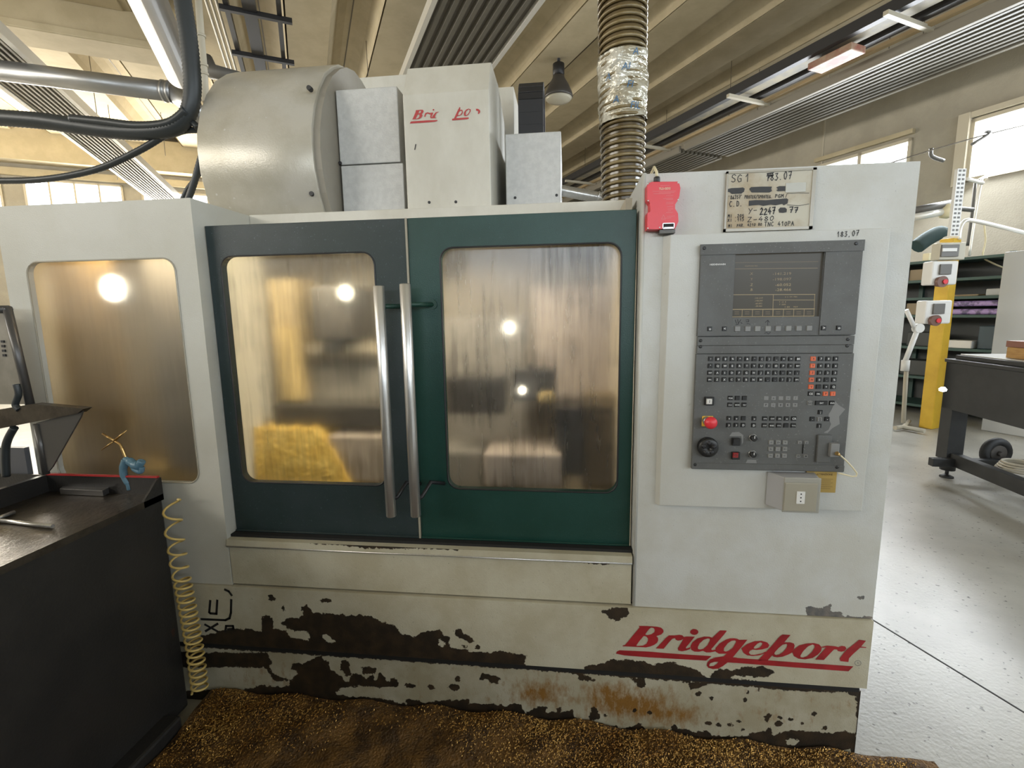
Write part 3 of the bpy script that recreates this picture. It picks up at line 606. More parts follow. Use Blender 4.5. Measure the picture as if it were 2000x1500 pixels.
# band with chipped paint
band = [crop(380, 1000, 3, [(40, 730), (150, 705), (200, 690), (330, 690), (400, 710), (395, 625), (420, 607), (452, 625), (455, 690), (530, 700), (560, 740), (670, 762), (682, 730), (650, 692), (570, 690), (510, 655), (540, 622), (620, 630), (640, 590), (625, 560), (660, 545), (690, 595), (780, 600), (900, 610), (1000, 610), (1080, 640), (1170, 670), (1200, 712), (1280, 735), (1330, 715), (1420, 700), (1440, 690), (1450, 720), (1480, 735), (1430, 770), (1460, 800), (1600, 812), (1600, 900), (40, 860)]),
        crop(800, 1100, 3.75, [(-30, 545), (60, 540), (80, 515), (200, 500), (230, 498), (240, 530), (290, 540), (280, 605), (330, 640), (460, 655), (600, 660), (680, 652), (740, 660), (860, 685), (830, 720), (850, 760), (-30, 730)]),
        crop(800, 1100, 3.75, [(330, 500), (360, 485), (390, 520), (450, 545), (465, 570), (440, 580), (380, 550), (335, 525)]),
        crop(1150, 1000, 3, [(-20, 908), (60, 900), (130, 870), (200, 868), (330, 880), (370, 905), (440, 885), (500, 885), (560, 910), (650, 938), (665, 960), (700, 990), (-20, 960)]),
        crop(1150, 1000, 3, [(755, 918), (800, 930), (850, 935), (900, 912), (1000, 910), (1040, 920), (1075, 940), (1040, 962), (900, 958), (860, 950), (820, 975), (1000, 1000), (1270, 1030), (1260, 1050), (700, 1000)]),
        crop(1150, 1000, 3, [(80, 582), (130, 572), (165, 560), (222, 562), (230, 600), (190, 622), (160, 637), (120, 612)]),
        crop(380, 1000, 3, [(-100, 790), (1600, 870), (1600, 900), (-100, 840)])] + [blob(380+450/3, 1000+505/3, 4, 5), blob(380+765/3, 1000+520/3, 11, 3), blob(380+520/3, 1000+568/3, 2, 4), blob(906, 1262, 4, 2), blob(932, 1264, 4, 2)]
bcut = [crop(380, 1000, 3, [(730, 715), (770, 710), (810, 745), (840, 750), (830, 768), (770, 765)]), crop(380, 1000, 3, [(1425, 755), (1440, 740), (1465, 765), (1460, 797), (1430, 785)]), crop(800, 1100, 3.75, [(205, 590), (230, 580), (265, 600), (240, 625)])]
chip_plate('lower_band', m_chip, -1.995, RX-.005, .262, .505, -.008, .03, band, root, step=.005, cut=bcut)
pl = [crop(380, 1000, 3, [(-600, 820), (420, 830), (450, 880), (430, 905), (-600, 905)]), crop(380, 1000, 3, [(700, 860), (780, 880), (800, 930), (850, 960), (880, 1000), (830, 1050), (700, 1060), (560, 1040), (560, 990), (640, 960), (600, 935), (690, 925), (660, 900)]), crop(380, 1000, 3, [(930, 950), (970, 955), (1000, 985), (1040, 960), (1060, 1000), (1090, 950), (1120, 990), (1195, 1000), (1190, 1018), (1060, 1020), (940, 1010)]), crop(380, 1000, 3, [(980, 912), (1060, 918), (1055, 942), (990, 945)]), crop(380, 1000, 3, [(870, 875), (900, 880), (912, 950), (890, 965), (868, 920)]),
      crop(380, 1000, 3, [(-200, 830), (380, 830), (430, 850), (440, 930), (480, 960), (560, 985), (640, 940), (570, 920), (580, 890), (650, 890), (700, 860), (740, 850), (760, 900), (800, 950), (830, 985), (870, 990), (930, 1010), (960, 1020), (820, 1020), (830, 1075), (900, 1085), (1050, 1090), (1150, 1110), (1250, 1130), (1400, 1115), (1600, 1105), (1600, 1260), (-200, 1200), (-200, 1060), (150, 1045), (250, 1060), (400, 1018), (500, 1030), (640, 1010), (620, 985), (470, 985), (430, 930), (380, 890), (200, 900), (-200, 870)]),
      crop(800, 1100, 3.75, [(-20, 1000), (60, 1012), (150, 1040), (250, 1005), (350, 1010), (400, 1040), (560, 1035), (660, 1045), (700, 1065), (740, 1035), (820, 1040), (840, 1110), (900, 1080), (940, 1060), (1000, 1055), (1000, 1110), (1050, 1095), (1130, 1090), (1190, 1075), (1200, 1120), (1240, 1170), (1290, 1180), (1340, 1190), (1390, 1180), (1405, 1260), (-20, 1300)]),
      crop(800, 1100, 3.75, [(515, 845), (540, 812), (620, 825), (652, 850), (640, 872), (600, 870), (560, 850)]), crop(800, 1100, 3.75, [(1240, 815), (1300, 830), (1345, 855), (1300, 862), (1250, 845)]),
      crop(1150, 1000, 3, [(0, 1232), (60, 1240), (70, 1275), (160, 1250), (180, 1280), (260, 1262), (300, 1240), (330, 1275), (400, 1290), (480, 1300), (500, 1240), (520, 1270), (610, 1288), (690, 1290), (720, 1312), (930, 1322), (960, 1298), (1040, 1290), (1060, 1268), (1080, 1312), (1180, 1290), (1260, 1285), (1400, 1300), (1480, 1290), (1570, 1300), (1570, 1500), (0, 1400)]),
      crop(1150, 1000, 3, [(260, 980), (330, 985), (330, 1025), (290, 1025)]), crop(1150, 1000, 3, [(590, 1000), (690, 1005), (640, 1030), (600, 1035)]),
      crop(1150, 1000, 3, [(-3000, 700), (-400, 890), (1300, 1030), (1500, 1035), (1575, 1050), (1620, 1090), (1600, 1200), (1580, 1200), (1570, 1080), (1500, 1050), (1270, 1046), (-400, 915), (-3000, 740)]),
      blob(674.0, 1303, 7, 12), blob(690, 1330, 8, 10), blob(740, 1335, 12, 8), blob(720, 1308, 10, 4), blob(767, 1333, 9, 6), blob(800, 1340, 10, 2.5), blob(842, 1342, 6, 2.5), blob(887, 1343, 12, 4), blob(893, 1326, 4, 4), blob(1160, 1395, 8, 12), blob(1163, 1396, 6, 9), blob(1150, 1417, 12, 8), blob(1090, 1385, 4, 3)]
for (x, y, r1, r2) in ((30, 1185, 16, 22), (95, 1190, 8, 9), (270, 1165, 6, 6), (355, 1175, 8, 8), (645, 1062, 14, 10), (718, 1092, 6, 9), (917, 1102, 6, 9), (935, 1052, 5, 4), (995, 1048, 4, 8), (880, 1225, 11, 8), (905, 1272, 10, 6), (1045, 1222, 8, 8), (1108, 1240, 20, 12), (1050, 1195, 18, 8), (1180, 1215, 10, 10), (1250, 1240, 5, 9), (1325, 1182, 9, 7), (1390, 1268, 10, 8), (1580, 1140, 8, 14), (1575, 1190, 8, 10), (1120, 1205, 5, 5), (700, 1240, 12, 5), (760, 1250, 9, 5), (830, 1245, 8, 6)):
    pl.append(crop(1150, 1000, 3, blob(x, y, r1, r2)))
plcut = [crop(1150, 1000, 3, [(1150, 1340), (1200, 1320), (1240, 1345), (1210, 1370), (1160, 1365)]), crop(1150, 1000, 3, [(1480, 1400), (1540, 1380), (1545, 1420), (1490, 1420)])]
rust = [(1230, 1375, .16, .06, 1.5), (1200, 1355, .12, .05, 1.1), (1060, 1355, .11, .06, 1.1), (1290, 1390, .14, .05, 1.2), (960, 1370, .1, .03, .3), (1520, 1400, .12, .03, .25), (560, 1330, .2, .05, .35), (1120, 1395, .1, .03, .4)]
mb = MB(); mb.box(-1.995, RX-.012, .03, 1.4, .0, .50); mb.build('machine_base', m_dark, root)
mb = MB(); mb.box(-1.995, RX-.02, .003, .03, .238, .263); mb.build('groove_shade', m_dark, root)  # dark strip over the plinth top, standing in for the groove's shade
chip_plate('base_plinth', m_plinth, -1.995, RX-.014, 0.001, .240, .006, .03, pl, root, step=.005, rust=rust, cut=plcut)
mb = MB(); mb.box(RX-.016, RX-.013, .006, 1.3, .001, .24); mb.build('plinth_side', m_plinth, root)
# faded stencil at lower left of the band
mb = MB(); Yb = -.0092
for st in ([(178, 455), (200, 465), (217, 488)], [(215, 515), (213, 590), (205, 622), (180, 634), (40, 628)], [(92, 520), (86, 588), (92, 594), (128, 597), (133, 518)], [(62, 660), (135, 700)], [(135, 655), (65, 698)], [(180, 700), (185, 668), (225, 668), (228, 684), (195, 688)]):
    ribbon(mb, [at(380+x/3, 1000+y/3, Yb) for x, y in st], .009)
mb.build('worn_stencil', m_inkb, root)
# maker's lettering on the band
LA = lambda x, y: at(1200+x/7.692, 1210+y/7.692, -.0096)
LB = lambda x, y: at(1440+x/7.692, 1230+y/7.692, -.0096)
mb = MB()
fill_shape(mb, [(362, 95), (480, 98), (640, 108), (700, 122), (735, 155), (737, 190), (705, 225), (630, 250), (655, 275), (658, 315), (640, 350), (600, 380), (540, 405), (470, 420), (330, 412), (122, 402), (125, 390), (160, 382), (215, 320), (290, 225), (375, 125), (378, 112)],
    [[(548, 120), (590, 128), (608, 155), (600, 190), (560, 220), (500, 235), (468, 232), (466, 215), (520, 145)], [(440, 248), (480, 255), (505, 285), (505, 320), (480, 365), (430, 393), (335, 398), (332, 385), (370, 330)]], LA)
fill_shape(mb, [(820, 238), (905, 240), (980, 230), (1020, 238), (1045, 265), (1080, 255), (1210, 257), (1120, 365), (1075, 418), (1078, 438), (1100, 432), (1145, 415), (1135, 445), (1080, 465), (1010, 478), (960, 465), (955, 430), (990, 375), (1042, 290), (1000, 312), (950, 318), (918, 300), (913, 278), (870, 290), (830, 330), (740, 440), (625, 435), (740, 315), (765, 285)], [], LA)
fill_shape(mb, [(1200+62*math.cos(t*.524), 187+45*math.sin(t*.524)) for t in range(12)], [], LA)
fill_shape(mb, [(1590, 163), (1690, 168), (1640, 235), (1455, 445), (1470, 462), (1540, 450), (1520, 478), (1440, 495), (1380, 495), (1330, 470), (1270, 485), (1200, 482), (1155, 455), (1145, 400), (1175, 340), (1250, 285), (1350, 256), (1430, 258), (1470, 275)],
    [[(1400, 285), (1432, 290), (1436, 315), (1400, 385), (1340, 440), (1290, 452), (1257, 445), (1253, 415), (1280, 360), (1340, 305)]], LA)
fill_shape(mb, [(1800, 282), (1850, 290), (1875, 305), (2000, 303), (1895, 430), (1780, 567), (1840, 572), (1700, 645), (1630, 700), (1560, 738), (1480, 745), (1410, 725), (1387, 690), (1397, 645), (1440, 600), (1520, 570), (1640, 555), (1690, 512), (1650, 514), (1570, 514), (1522, 485), (1520, 430), (1580, 360), (1680, 300), (1740, 284)],
    [[(1808, 314), (1828, 325), (1823, 350), (1780, 425), (1720, 470), (1672, 483), (1643, 470), (1647, 430), (1700, 360), (1760, 320)], [(1562, 635), (1540, 668), (1490, 698), (1432, 703), (1425, 685), (1440, 657), (1500, 637)]], LA)
fill_shape(mb, [(22, 512), (40, 480), (80, 462), (520, 482), (800, 507), (1100, 528), (1460, 550), (1380, 618), (900, 590), (500, 568), (150, 540)], [], LA)
fill_shape(mb, [(-70, 414), (0, 424), (400, 455), (800, 485), (1745, 550), (1670, 625), (800, 562), (0, 500), (-146, 492)], [], LB)
fill_shape(mb, [(62, 283), (150, 215), (260, 172), (370, 168), (450, 190), (483, 230), (460, 270), (380, 295), (290, 304), (230, 298), (190, 315), (175, 345), (200, 376), (270, 378), (370, 356), (432, 328), (420, 352), (330, 385), (230, 395), (150, 385), (95, 350), (75, 310)],
    [[(345, 188), (377, 200), (372, 230), (338, 268), (280, 286), (247, 283), (252, 260), (300, 210)]], LB)
fill_shape(mb, [(680, 72), (800, 78), (705, 190), (790, 188), (850, 205), (863, 240), (850, 290), (830, 340), (760, 375), (680, 405), (600, 415), (545, 405), (525, 385), (450, 470), (310, 460), (400, 370), (520, 240), (640, 100)],
    [[(738, 212), (752, 230), (738, 275), (690, 333), (630, 373), (582, 380), (558, 365), (562, 340), (620, 275), (680, 225)]], LB)
fill_shape(mb, [(1150, 200), (1230, 220), (1270, 265), (1260, 320), (1210, 375), (1130, 425), (1020, 445), (920, 435), (850, 395), (830, 340), (860, 290), (930, 235), (1040, 207)],
    [[(1130, 222), (1162, 237), (1162, 270), (1120, 338), (1050, 398), (990, 418), (953, 413), (948, 390), (990, 322), (1060, 252)]], LB)
fill_shape(mb, [(1270, 258), (1350, 238), (1480, 250), (1520, 262), (1570, 242), (1622, 250), (1640, 285), (1610, 320), (1560, 330), (1510, 320), (1500, 297), (1455, 295), (1400, 350), (1300, 455), (1175, 448), (1260, 350), (1335, 264), (1280, 270)], [], LB)
fill_shape(mb, [(1830, 152), (1935, 165), (1860, 253), (1938, 261), (1936, 273), (1845, 270), (1740, 365), (1678, 430), (1670, 485), (1550, 472), (1540, 430), (1600, 350), (1650, 295), (1760, 210)], [], LB)
mb.build('maker_lettering', m_logo, root)
mb = MB(); ribbon(mb, [LB(1813+46*math.cos(t*.3927), 502+40*math.sin(t*.3927)) for t in range(17)], .0014); c = LB(1813, 502); put_text(mb, 'R', c.x, c.z, c.y, .009); mb.build('trademark_ring', m_cgrey2, root)
# ------------- covers on top
LG = lambda p, q, t: (t, p, q)
gp = [(.516, 2.523), (.44, 2.462), (.380, 2.385), (.335, 2.30), (.308, 2.22), (.299, 2.15), (.304, 2.07), (.325, 1.98), (.37, 1.886), (1.0, 1.886), (1.0, 2.40), (.93, 2.48), (.85, 2.54), (.74, 2.575), (.66, 2.582), (.58, 2.56)]
gi = [(.02+p*.98, q) for p, q in gp]
mb = MB(); mb.prism(gp, LG, -1.437, -.962); mg = mb.build('magazine_guard', m_guard, root, bevel=.003, label='rounded sheet guard over the tool magazine')
for p in mg.data.polygons:
    if abs(p.normal.x) < .1: p.use_smooth = True
mb = MB(); mb.prism([(p+.012, q-(.008 if q > 2 else 0)) for p, q in gp], LG, -.962, -.935); mb.build('guard_end_cap', mat('end_cap_paint', (.31, .285, .235), .5, 0, (.27, .245, .20), 4), root)
for x, y in ((605, 173), (610, 379)):
    p = at(x, y, .345 if y < 200 else .331)
    mb = MB(); mb.lathe((p.x, p.y-.01, p.z), [(.0085, .0), (.0095, .004), (.0095, .02)], 'Y', 14); mb.build('guard_bolt', m_blackp, root)
mb = MB(); mb.box(-.93, -.672, .46, .9, 2.118, 2.405); mb.build('upper_side_box', m_galv, root, bevel=.004)
mb = MB(); mb.box(-.925, -.66, .455, .9, 1.886, 2.113); mb.build('lower_side_box', m_galv, root, bevel=.004)
p = at(664, 318, .455); mb = MB(); mb.lathe((p.x, .453, p.z), [(.006, 0), (.007, .004), (.007, .01)], 'Y', 10); mb.build('box_bolt', m_blackp, root)
mb = MB(); mb.box(-1.02, -.72, .92, 1.35, 1.886, 2.665); mb.build('column_cover', m_paint2, root, bevel=.006)
hp = [(.36, 1.90), (.36, 2.325), (.432, 2.452), (.62, 2.452), (.86, 2.36), (.86, 1.90)]
mb = MB(); mb.prism(hp, LG, -.618, -.286); mb.build('head_cover', m_paint2, root, bevel=.004, label='tall cream head cover with flaking red lettering')
mb = MB(); mb.box(-.56, -.245, .862, 1.2, 1.886, 2.55); mb.build('rear_column_plate', m_paint2, root, bevel=.004)
mb = MB(); mb.box(-.2455, -.021, .5, .95, 1.886, 2.215); mb.build('right_side_box', m_galv, root, bevel=.004)
for x, y in ((838, 395), (890, 394)):
    p = at(x, y, .358); mb = MB(); mb.lathe((p.x, .357, p.z), [(.005, 0), (.006, .004)], 'Y', 10); mb.build('cover_bolt', m_blackp, root)
for x, y in ((1006, 386), (1087, 381)):
    p = at(x, y, .498); mb = MB(); mb.lathe((p.x, .497, p.z), [(.005, 0), (.006, .004)], 'Y', 10); mb.build('cover_bolt', m_blackp, root)
# cover scuffs + partial lettering
LC = lambda x, y: at(795+x/12.5, 200+y/12.5, .3585)
mb = MB()
fill_shape(mb, [(215, 190), (330, 180), (385, 180), (405, 215), (385, 265), (360, 280), (380, 320), (350, 370), (290, 405), (120, 415), (140, 395), (210, 230)], [[(315, 200), (345, 210), (330, 250), (290, 272), (280, 262), (295, 215)], [(275, 290), (305, 295), (300, 345), (270, 385), (220, 398), (217, 380), (250, 310)]], LC)
fill_shape(mb, [(430, 360), (420, 330), (445, 260), (500, 240), (560, 255), (630, 245), (635, 270), (600, 340), (602, 375), (640, 310), (700, 240), (770, 225), (770, 235), (720, 260), (690, 320), (685, 372), (720, 370), (715, 380), (640, 385), (580, 390), (565, 360), (575, 290), (540, 290), (500, 270), (470, 290), (445, 355)], [], LC)
fill_shape(mb, [(645+22*math.cos(t*.785), 180+20*math.sin(t*.785)) for t in range(8)], [], LC)
fill_shape(mb, [(65, 515), (95, 465), (520, 435), (740, 430), (745, 450), (680, 470), (420, 495)], [], LC)
m_fr = mat('flaked_red', (.45, .05, .05), .5); mb.build('flaked_lettering', m_fr, root); mb = MB()
fill_shape(mb, [(1285, 110), (1300, 125), (1293, 182), (1350, 180), (1360, 250), (1330, 300), (1270, 332), (1225, 335), (1200, 385), (1480, 365), (1510, 370), (1505, 395), (1470, 410), (1200, 430), (1100, 440), (1100, 400), (1150, 390), (1170, 340), (1240, 190)], [[(1300, 205), (1335, 205), (1335, 250), (1300, 300), (1255, 318), (1247, 300), (1265, 240)]], LC)
fill_shape(mb, [(1500, 150), (1555, 170), (1550, 220), (1500, 300), (1440, 335), (1395, 325), (1385, 270), (1410, 210), (1450, 170)], [[(1500, 168), (1530, 180), (1522, 230), (1480, 290), (1445, 317), (1430, 290), (1440, 220)]], LC)
fill_shape(mb, [(1680, 155), (1730, 155), (1780, 190), (1785, 240), (1750, 290), (1730, 270), (1740, 215), (1690, 200)], [], LC)
mb.build('flaked_lettering', m_fr, root)
mb = MB(); ribbon(mb, [at(812, 282, .3585), at(810, 292, .3585)], .0035); mb.build('scratch_mark', m_inkb, root)
# black cable chain loop
cc = empty('cable_chain', (-.15, .75, 2.2), None, None); del_ = None
cc.location = Vector((-.15, .75, 2.2))-world_loc(root); cc.parent = root
path = []
zt, r_ = 2.40, .085
for i in range(5): path.append((.66, 2.2+i*.05))
for i in range(1, 10): a = math.pi*i/10; path.append((.745-r_*math.cos(a), zt+r_*math.sin(a)))
for i in range(5): path.append((.83, 2.4-i*.05))
for (p0, q0), (p1, q1) in zip(path[:-1], path[1:]):
    d = Vector((p1-p0, q1-q0)).normalized(); n2 = Vector((-d.y, d.x))*.014; e = d*-.001
    a, b = Vector((p0, q0))+e, Vector((p1, q1))-e
    mb = MB(); mb.prism([tuple(a-n2), tuple(b-n2), tuple(b+n2), tuple(a+n2)], lambda p, q, t: (t, p, q), -.205, -.098); mb.build('chain_link', m_blackp, cc, bevel=.0015, seg=1)
# pipe behind
mb = MB(); a, b = at(1095, 372, .9), at(1180, 388, .9); a, b = Vector(a), Vector(b); mb.tube([a-(b-a)*1.5, a, b, b+(b-a)*.3], .026, 16); d = (b-a).normalized(); c = a.lerp(b, .86); mb.tube([c-d*.004, c+d*.004], .0285, 16)
tag(mb.build('steel_pipe', m_steel), 'short shiny steel pipe between the right cover and the hose', 'pipe')
# ------------- interior
mb = MB(); mb.box(-1.95, .19, 1.25, 1.27, .6, 1.86); mb.box(-1.97, -1.95, .05, 1.25, .6, 1.86); mb.box(.19, .21, .1, 1.25, .6, 1.86)
mb.box(-1.95, .2, .1, 1.25, .58, .60); mb.box(-1.95, .2, .09, .30, 1.795, 1.80); mb.box(-1.95, .2, .30, 1.25, 1.84, 1.85); mb.build('enclosure_lining', m_inner, root)
def inner(nme, px0, py0, px1, py1, Y, dep, m, bev=.01, top=None):
    a, b = at(px0, py0, Y), at(px1, py1, Y); mb = MB(); mb.box(a.x, b.x, Y, Y+dep, b.z, a.z); return mb.build(nme, m, root, bevel=bev)
mI = lambda n, c, r=.5: mat(n, c, r, 0, tuple(k*.8 for k in c), 5)
i_gold = mI('gold_reflecting_sheet', (.46, .36, .20)); i_cream = mI('inner_cream', (.66, .58, .44)); i_dk = mI('inner_dark', (.035, .031, .026)); i_gr = mI('inner_grey', (.22, .205, .18)); i_br = mI('inner_brown', (.20, .15, .08)); i_pk = mI('inner_pinkish', (.42, .36, .31)); i_yel = mI('inner_yellow', (.60, .45, .20))
inner('inner_guard', 50, 490, 276, 960, .12, .02, m_gold); inner('inner_guard', 276, 490, 410, 930, .16, .02, mI('inner_grey_brown', (.17, .155, .13))); inner('inner_ledge', 200, 905, 400, 955, .16, .2, i_yel, .02)
inner('telescopic_cover', 425, 500, 520, 860, .50, .3, i_gr); inner('column_way', 520, 545, 596, 800, .34, .2, i_gold); inner('column_way', 540, 640, 592, 785, .30, .03, i_yel)
inner('spindle_head', 604, 560, 690, 665, .30, .3, i_dk); inner('spindle_nose', 625, 665, 670, 690, .34, .2, i_gr); inner('tool_crossbar', 596, 672, 760, 692, .36, .15, i_cream); inner('table_side', 585, 705, 760, 795, .4, .3, i_gr)
inner('work_fixture', 530, 790, 760, 836, .26, .2, i_dk); inner('work_table', 640, 850, 770, 945, .22, .3, i_pk)
inner('rear_guard', 855, 620, 1030, 960, .62, .05, i_gr); inner('rear_guard', 1040, 560, 1215, 780, .55, .05, i_pk); inner('work_fixture', 1000, 722, 1085, 785, .26, .12, i_dk); inner('tool_block', 1030, 708, 1040, 725, .26, .03, i_dk); inner('work_fixture', 868, 735, 985, 810, .30, .12, i_dk)
inner('work_fixture', 1085, 795, 1140, 930, .24, .15, i_dk); inner('clamp_arm', 1140, 770, 1215, 800, .3, .1, i_br); inner('table_side', 1140, 800, 1215, 960, .34, .2, i_br); inner('work_table', 945, 885, 1098, 955, .2, .25, i_pk); inner('brass_part', 1052, 765, 1085, 790, .2, .03, i_yel, .015)
inner('work_table', 860, 880, 944, 960, .3, .2, i_gr)
mb = MB()
n = 24; vs = []; fs = []
for i in range(n+1):
    for j in range(n+1):
        x = -1.24+.42*i/n; y = .17+.36*j/n; h = .46*max(0, 1-(max(0, x+1.02)/.24)**2)*min(1, .12+(j/2)**.8)+random.uniform(-.008, .008)
        vs.append((x, y, .6+h))
for i in range(n):
    for j in range(n): a = i*(n+1)+j; fs.append((a, a+1, a+n+2, a+n+1))
mb.add(vs, fs); o = mb.build('brass_chip_heap', m_brassin, root); o['kind'] = 'stuff'
def worklight(px, py, Y, r, m, e):
    p = at(px, py, Y); mb = MB(); mb.lathe((p.x, Y, p.z), [(r, 0), (r*1.05, .01), (r*.8, .04)], 'Y', 20, 1); mb.lathe((p.x, Y-.003, p.z), [(r*.5, -.004), (r*.93, 0), (r*.93, .003)], 'Y', 20, 0)
    mb.build('work_light', [m, m_cast], root)
worklight(222, 563, .075, .05, m_lampb, 0)
worklight(675, 572, .27, .028, m_lamp, 0)
worklight(995, 640, .4, .022, m_lamp, 0)
worklight(1020, 762, .235, .014, m_lamp, 0)
area('enclosure_light', (-.80, .13, 1.785), (-.80, .5, .9), 1.2, .06, 24, (1, .88, .66))
area('enclosure_light_left', (-1.6, .06, 1.79), (-1.6, .3, .9), .4, .05, 4, (1, .86, .62))
# ------------- control panel
PF = -.034
pbox = MB(); pbox.add([(.290, 0, .876), (.912, 0, .876), (.912, 0, 1.724), (.290, 0, 1.724), (.300, PF+.010, .880), (.908, PF+.010, .880), (.904, PF-.002, 1.722), (.306, PF-.002, 1.722)],
    [(3, 2, 1, 0), (4, 5, 6, 7), (0, 1, 5, 4), (1, 2, 6, 5), (2, 3, 7, 6), (3, 0, 4, 7)]); pbox.build('control_box', m_paint, root, bevel=.002)
# upper unit: monitor
mon = MB(); holed_plate(mon, .391, .829, 1.424, 1.690, .488, .729, 1.478, 1.662, .002, PF-.012, PF+.004, k=2)
mon.box(.388, .831, PF-.018, PF-.012, 1.660, 1.690); mon.box(.391, .486, PF-.0155, PF-.012, 1.426, 1.660); mon.box(.731, .829, PF-.0155, PF-.012, 1.426, 1.660)
mon.box(.392, .828, PF-.015, PF, 1.397, 1.422)
monitor = mon.build('monitor_unit', m_cgrey, root, label='grey control monitor with amber readout')
mb = MB(); mb.box(.486, .731, PF-.004, PF+.003, 1.476, 1.664); mb.build('screen', m_screen, monitor)
SC = lambda x, y: at(1250+x/4.166, 320+y/4.166, PF-.0047)
mb = MB()
def sline(p, q, w=.0012, m=0): ribbon(mb, [SC(*p), SC(*q)], w, m)
sline((760, 855), (1445, 848), m=1); sline((770, 805), (1450, 795), .0007, 1); sline((752, 1065), (1425, 1062), .0016); sline((748, 1185), (1420, 1180), .0022); sline((745, 1245), (1415, 1238), .0016)
sline((1085, 1065), (1080, 1240)); sline((1085, 1108), (1420, 1108), .0012); sline((1422, 1062), (1415, 1238)); sline((758, 870), (745, 1245))
for i in range(1, 8): sline((748+84*i, 1185), (745+84*i, 1243))
for i in range(8):
    for j in range(2): sline((770+84*i, 1205+j*16), (805+84*i, 1205+j*16), .001, 1)
for k_, (a, b, z) in enumerate((('.X', '-141.219', 895), ('.Y', '-198.097', 940), ('.Z', '-60.052', 985), ('.B', '-28.466', 1025))):
    c = SC(905, z); put_text(mb, a, c.x, c.z, c.y, .0105, 0 if k_ > 1 else 1); c = SC(1155 if k_ < 2 else 1165, z); put_text(mb, b, c.x, c.z, c.y, .0108, 0 if k_ > 1 else 1, sx=1.35)
for z, s1 in ((1093, '-141.219'), (1115, '-198.097'), (1137, '-60.052'), (1158, '-28.466')):
    c = SC(965, z); put_text(mb, s1, c.x, c.z, c.y, .0058, 0, sx=1.15)
for z, s1 in ((1085, 'S    TNC PROGRAMM'), ): c = SC(1230, 1083); put_text(mb, '0  S  TM  M05', c.x, c.z, c.y, .0045, 0, sx=1.3)
for z, s1 in ((1125, 'T  14  Z'), (1145, 'F  2500'), (1165, 'S  800      M5/9')): c = SC(1160 if z < 1160 else 1230, z); put_text(mb, s1, c.x, c.z, c.y, .0058, 0)
c = SC(905, 832); put_text(mb, 'POSITIONS MDI', c.x, c.z, c.y, .005, 1)
mb.build('screen_readout', [m_amber, m_amberd], monitor)
mb = MB(); c = SC(622, 822); put_text(mb, 'HEIDENHAIN', c.x, c.z, PF-.0162, .0068, 0, sx=1.1, bold=.02); mb.build('brand_lettering', m_legend, monitor)
# keys
_keys = {}
def key(px, py, w, h, txt, kind, parent, Y=PF-.015, crop_=(1340, 660, 4.166), name='key', ts=.0085, d=.004):
    c = at(crop_[0]+px/crop_[2], crop_[1]+py/crop_[2], Y-.002)
    kk = (round(w, 4), round(h, 4), txt, kind, ts, d)
    if kk not in _keys:
        mb = MB(); b = .0012
        vs = [(-w/2, 0, -h/2), (w/2, 0, -h/2), (w/2, 0, h/2), (-w/2, 0, h/2), (-w/2+b, -d, -h/2+b), (w/2-b, -d, -h/2+b), (w/2-b, -d, h/2-b), (-w/2+b, -d, h/2-b)]
        mb.add(vs, [(0, 1, 5, 4), (1, 2, 6, 5), (2, 3, 7, 6), (3, 0, 4, 7), (4, 5, 6, 7)])
        if txt: put_text(mb, txt, 0, 0, -d-.0003, ts if len(txt) < 3 else ts*2.0/len(txt), 1, bold=.02)
        me = bpy.data.meshes.new(name); me.from_pydata(mb.v, [], mb.f)
        body, leg = {'k': (m_key, m_legend), 'o': (m_keyo, m_inkb), 'g': (m_keyg, m_inkb), 'w': (m_white, m_inkb), 'G': (m_cgrey2, m_key), 'r': (m_redd, m_inkb)}[kind]
        me.materials.append(body); me.materials.append(leg); me.polygons.foreach_set('material_index', mb.m); me.update(); _keys[kk] = me
    o = bpy.data.objects.new(name, _keys[kk]); COL.objects.link(o); o.location = (c.x, Y, c.z); adopt(o, parent); return o
SCR = (1250, 320, 4.166)
for i, x in enumerate((793, 877, 957, 1042, 1124, 1208, 1293, 1377)):
    key(x, 1343-i*.8, .0165, .0165, '', 'g' if i in (2, 3, 5) else 'G', monitor, Y=PF-.012, crop_=SCR, name='soft_key')
for x, s_ in ((568, 'o'), (688, '<'), (1495, '>'), (1618, 'o')): key(x, 1343-(x-568)*.008, .0135, .013, s_, 'k', monitor, Y=PF-.0155, crop_=SCR, ts=.011)
mb = MB(); Ym = PF-.0125
for st in ([(775, 1270), (785, 1300)], [(795, 1265), (800, 1300), (820, 1268)], [(860, 1270), (885, 1270), (885, 1285), (862, 1285)], [(870, 1300), (895, 1305)], [(1040, 1315), (1040, 1272), (1020, 1290)], [(1040, 1272), (1052, 1290)], [(1012, 1380), (1030, 1372), (1045, 1385), (1062, 1370)], [(780, 1310), (800, 1305)], [(820, 1290), (830, 1300)]):
    ribbon(mb, [at(SCR[0]+x/SCR[2], SCR[1]+y/SCR[2], Ym) for x, y in st], .0018)
mb.build('pen_marks', m_inkb, monitor)
def screw(cx, cy, parent, Y, crop_=SCR, r=.0048):
    c = at(crop_[0]+cx/crop_[2], crop_[1]+cy/crop_[2], Y); mb = MB(); mb.lathe((c.x, Y-.002, c.z), [(r*.5, 0), (r, .0006), (r, .003)], 'Y', 12); mb.build('screw', m_key, parent)
for x, y in ((523, 686), (1758, 648)): screw(x, y, monitor, PF-.018)
for x, y in ((493, 1438), (1690, 1428)): screw(x, y, monitor, PF-.015)
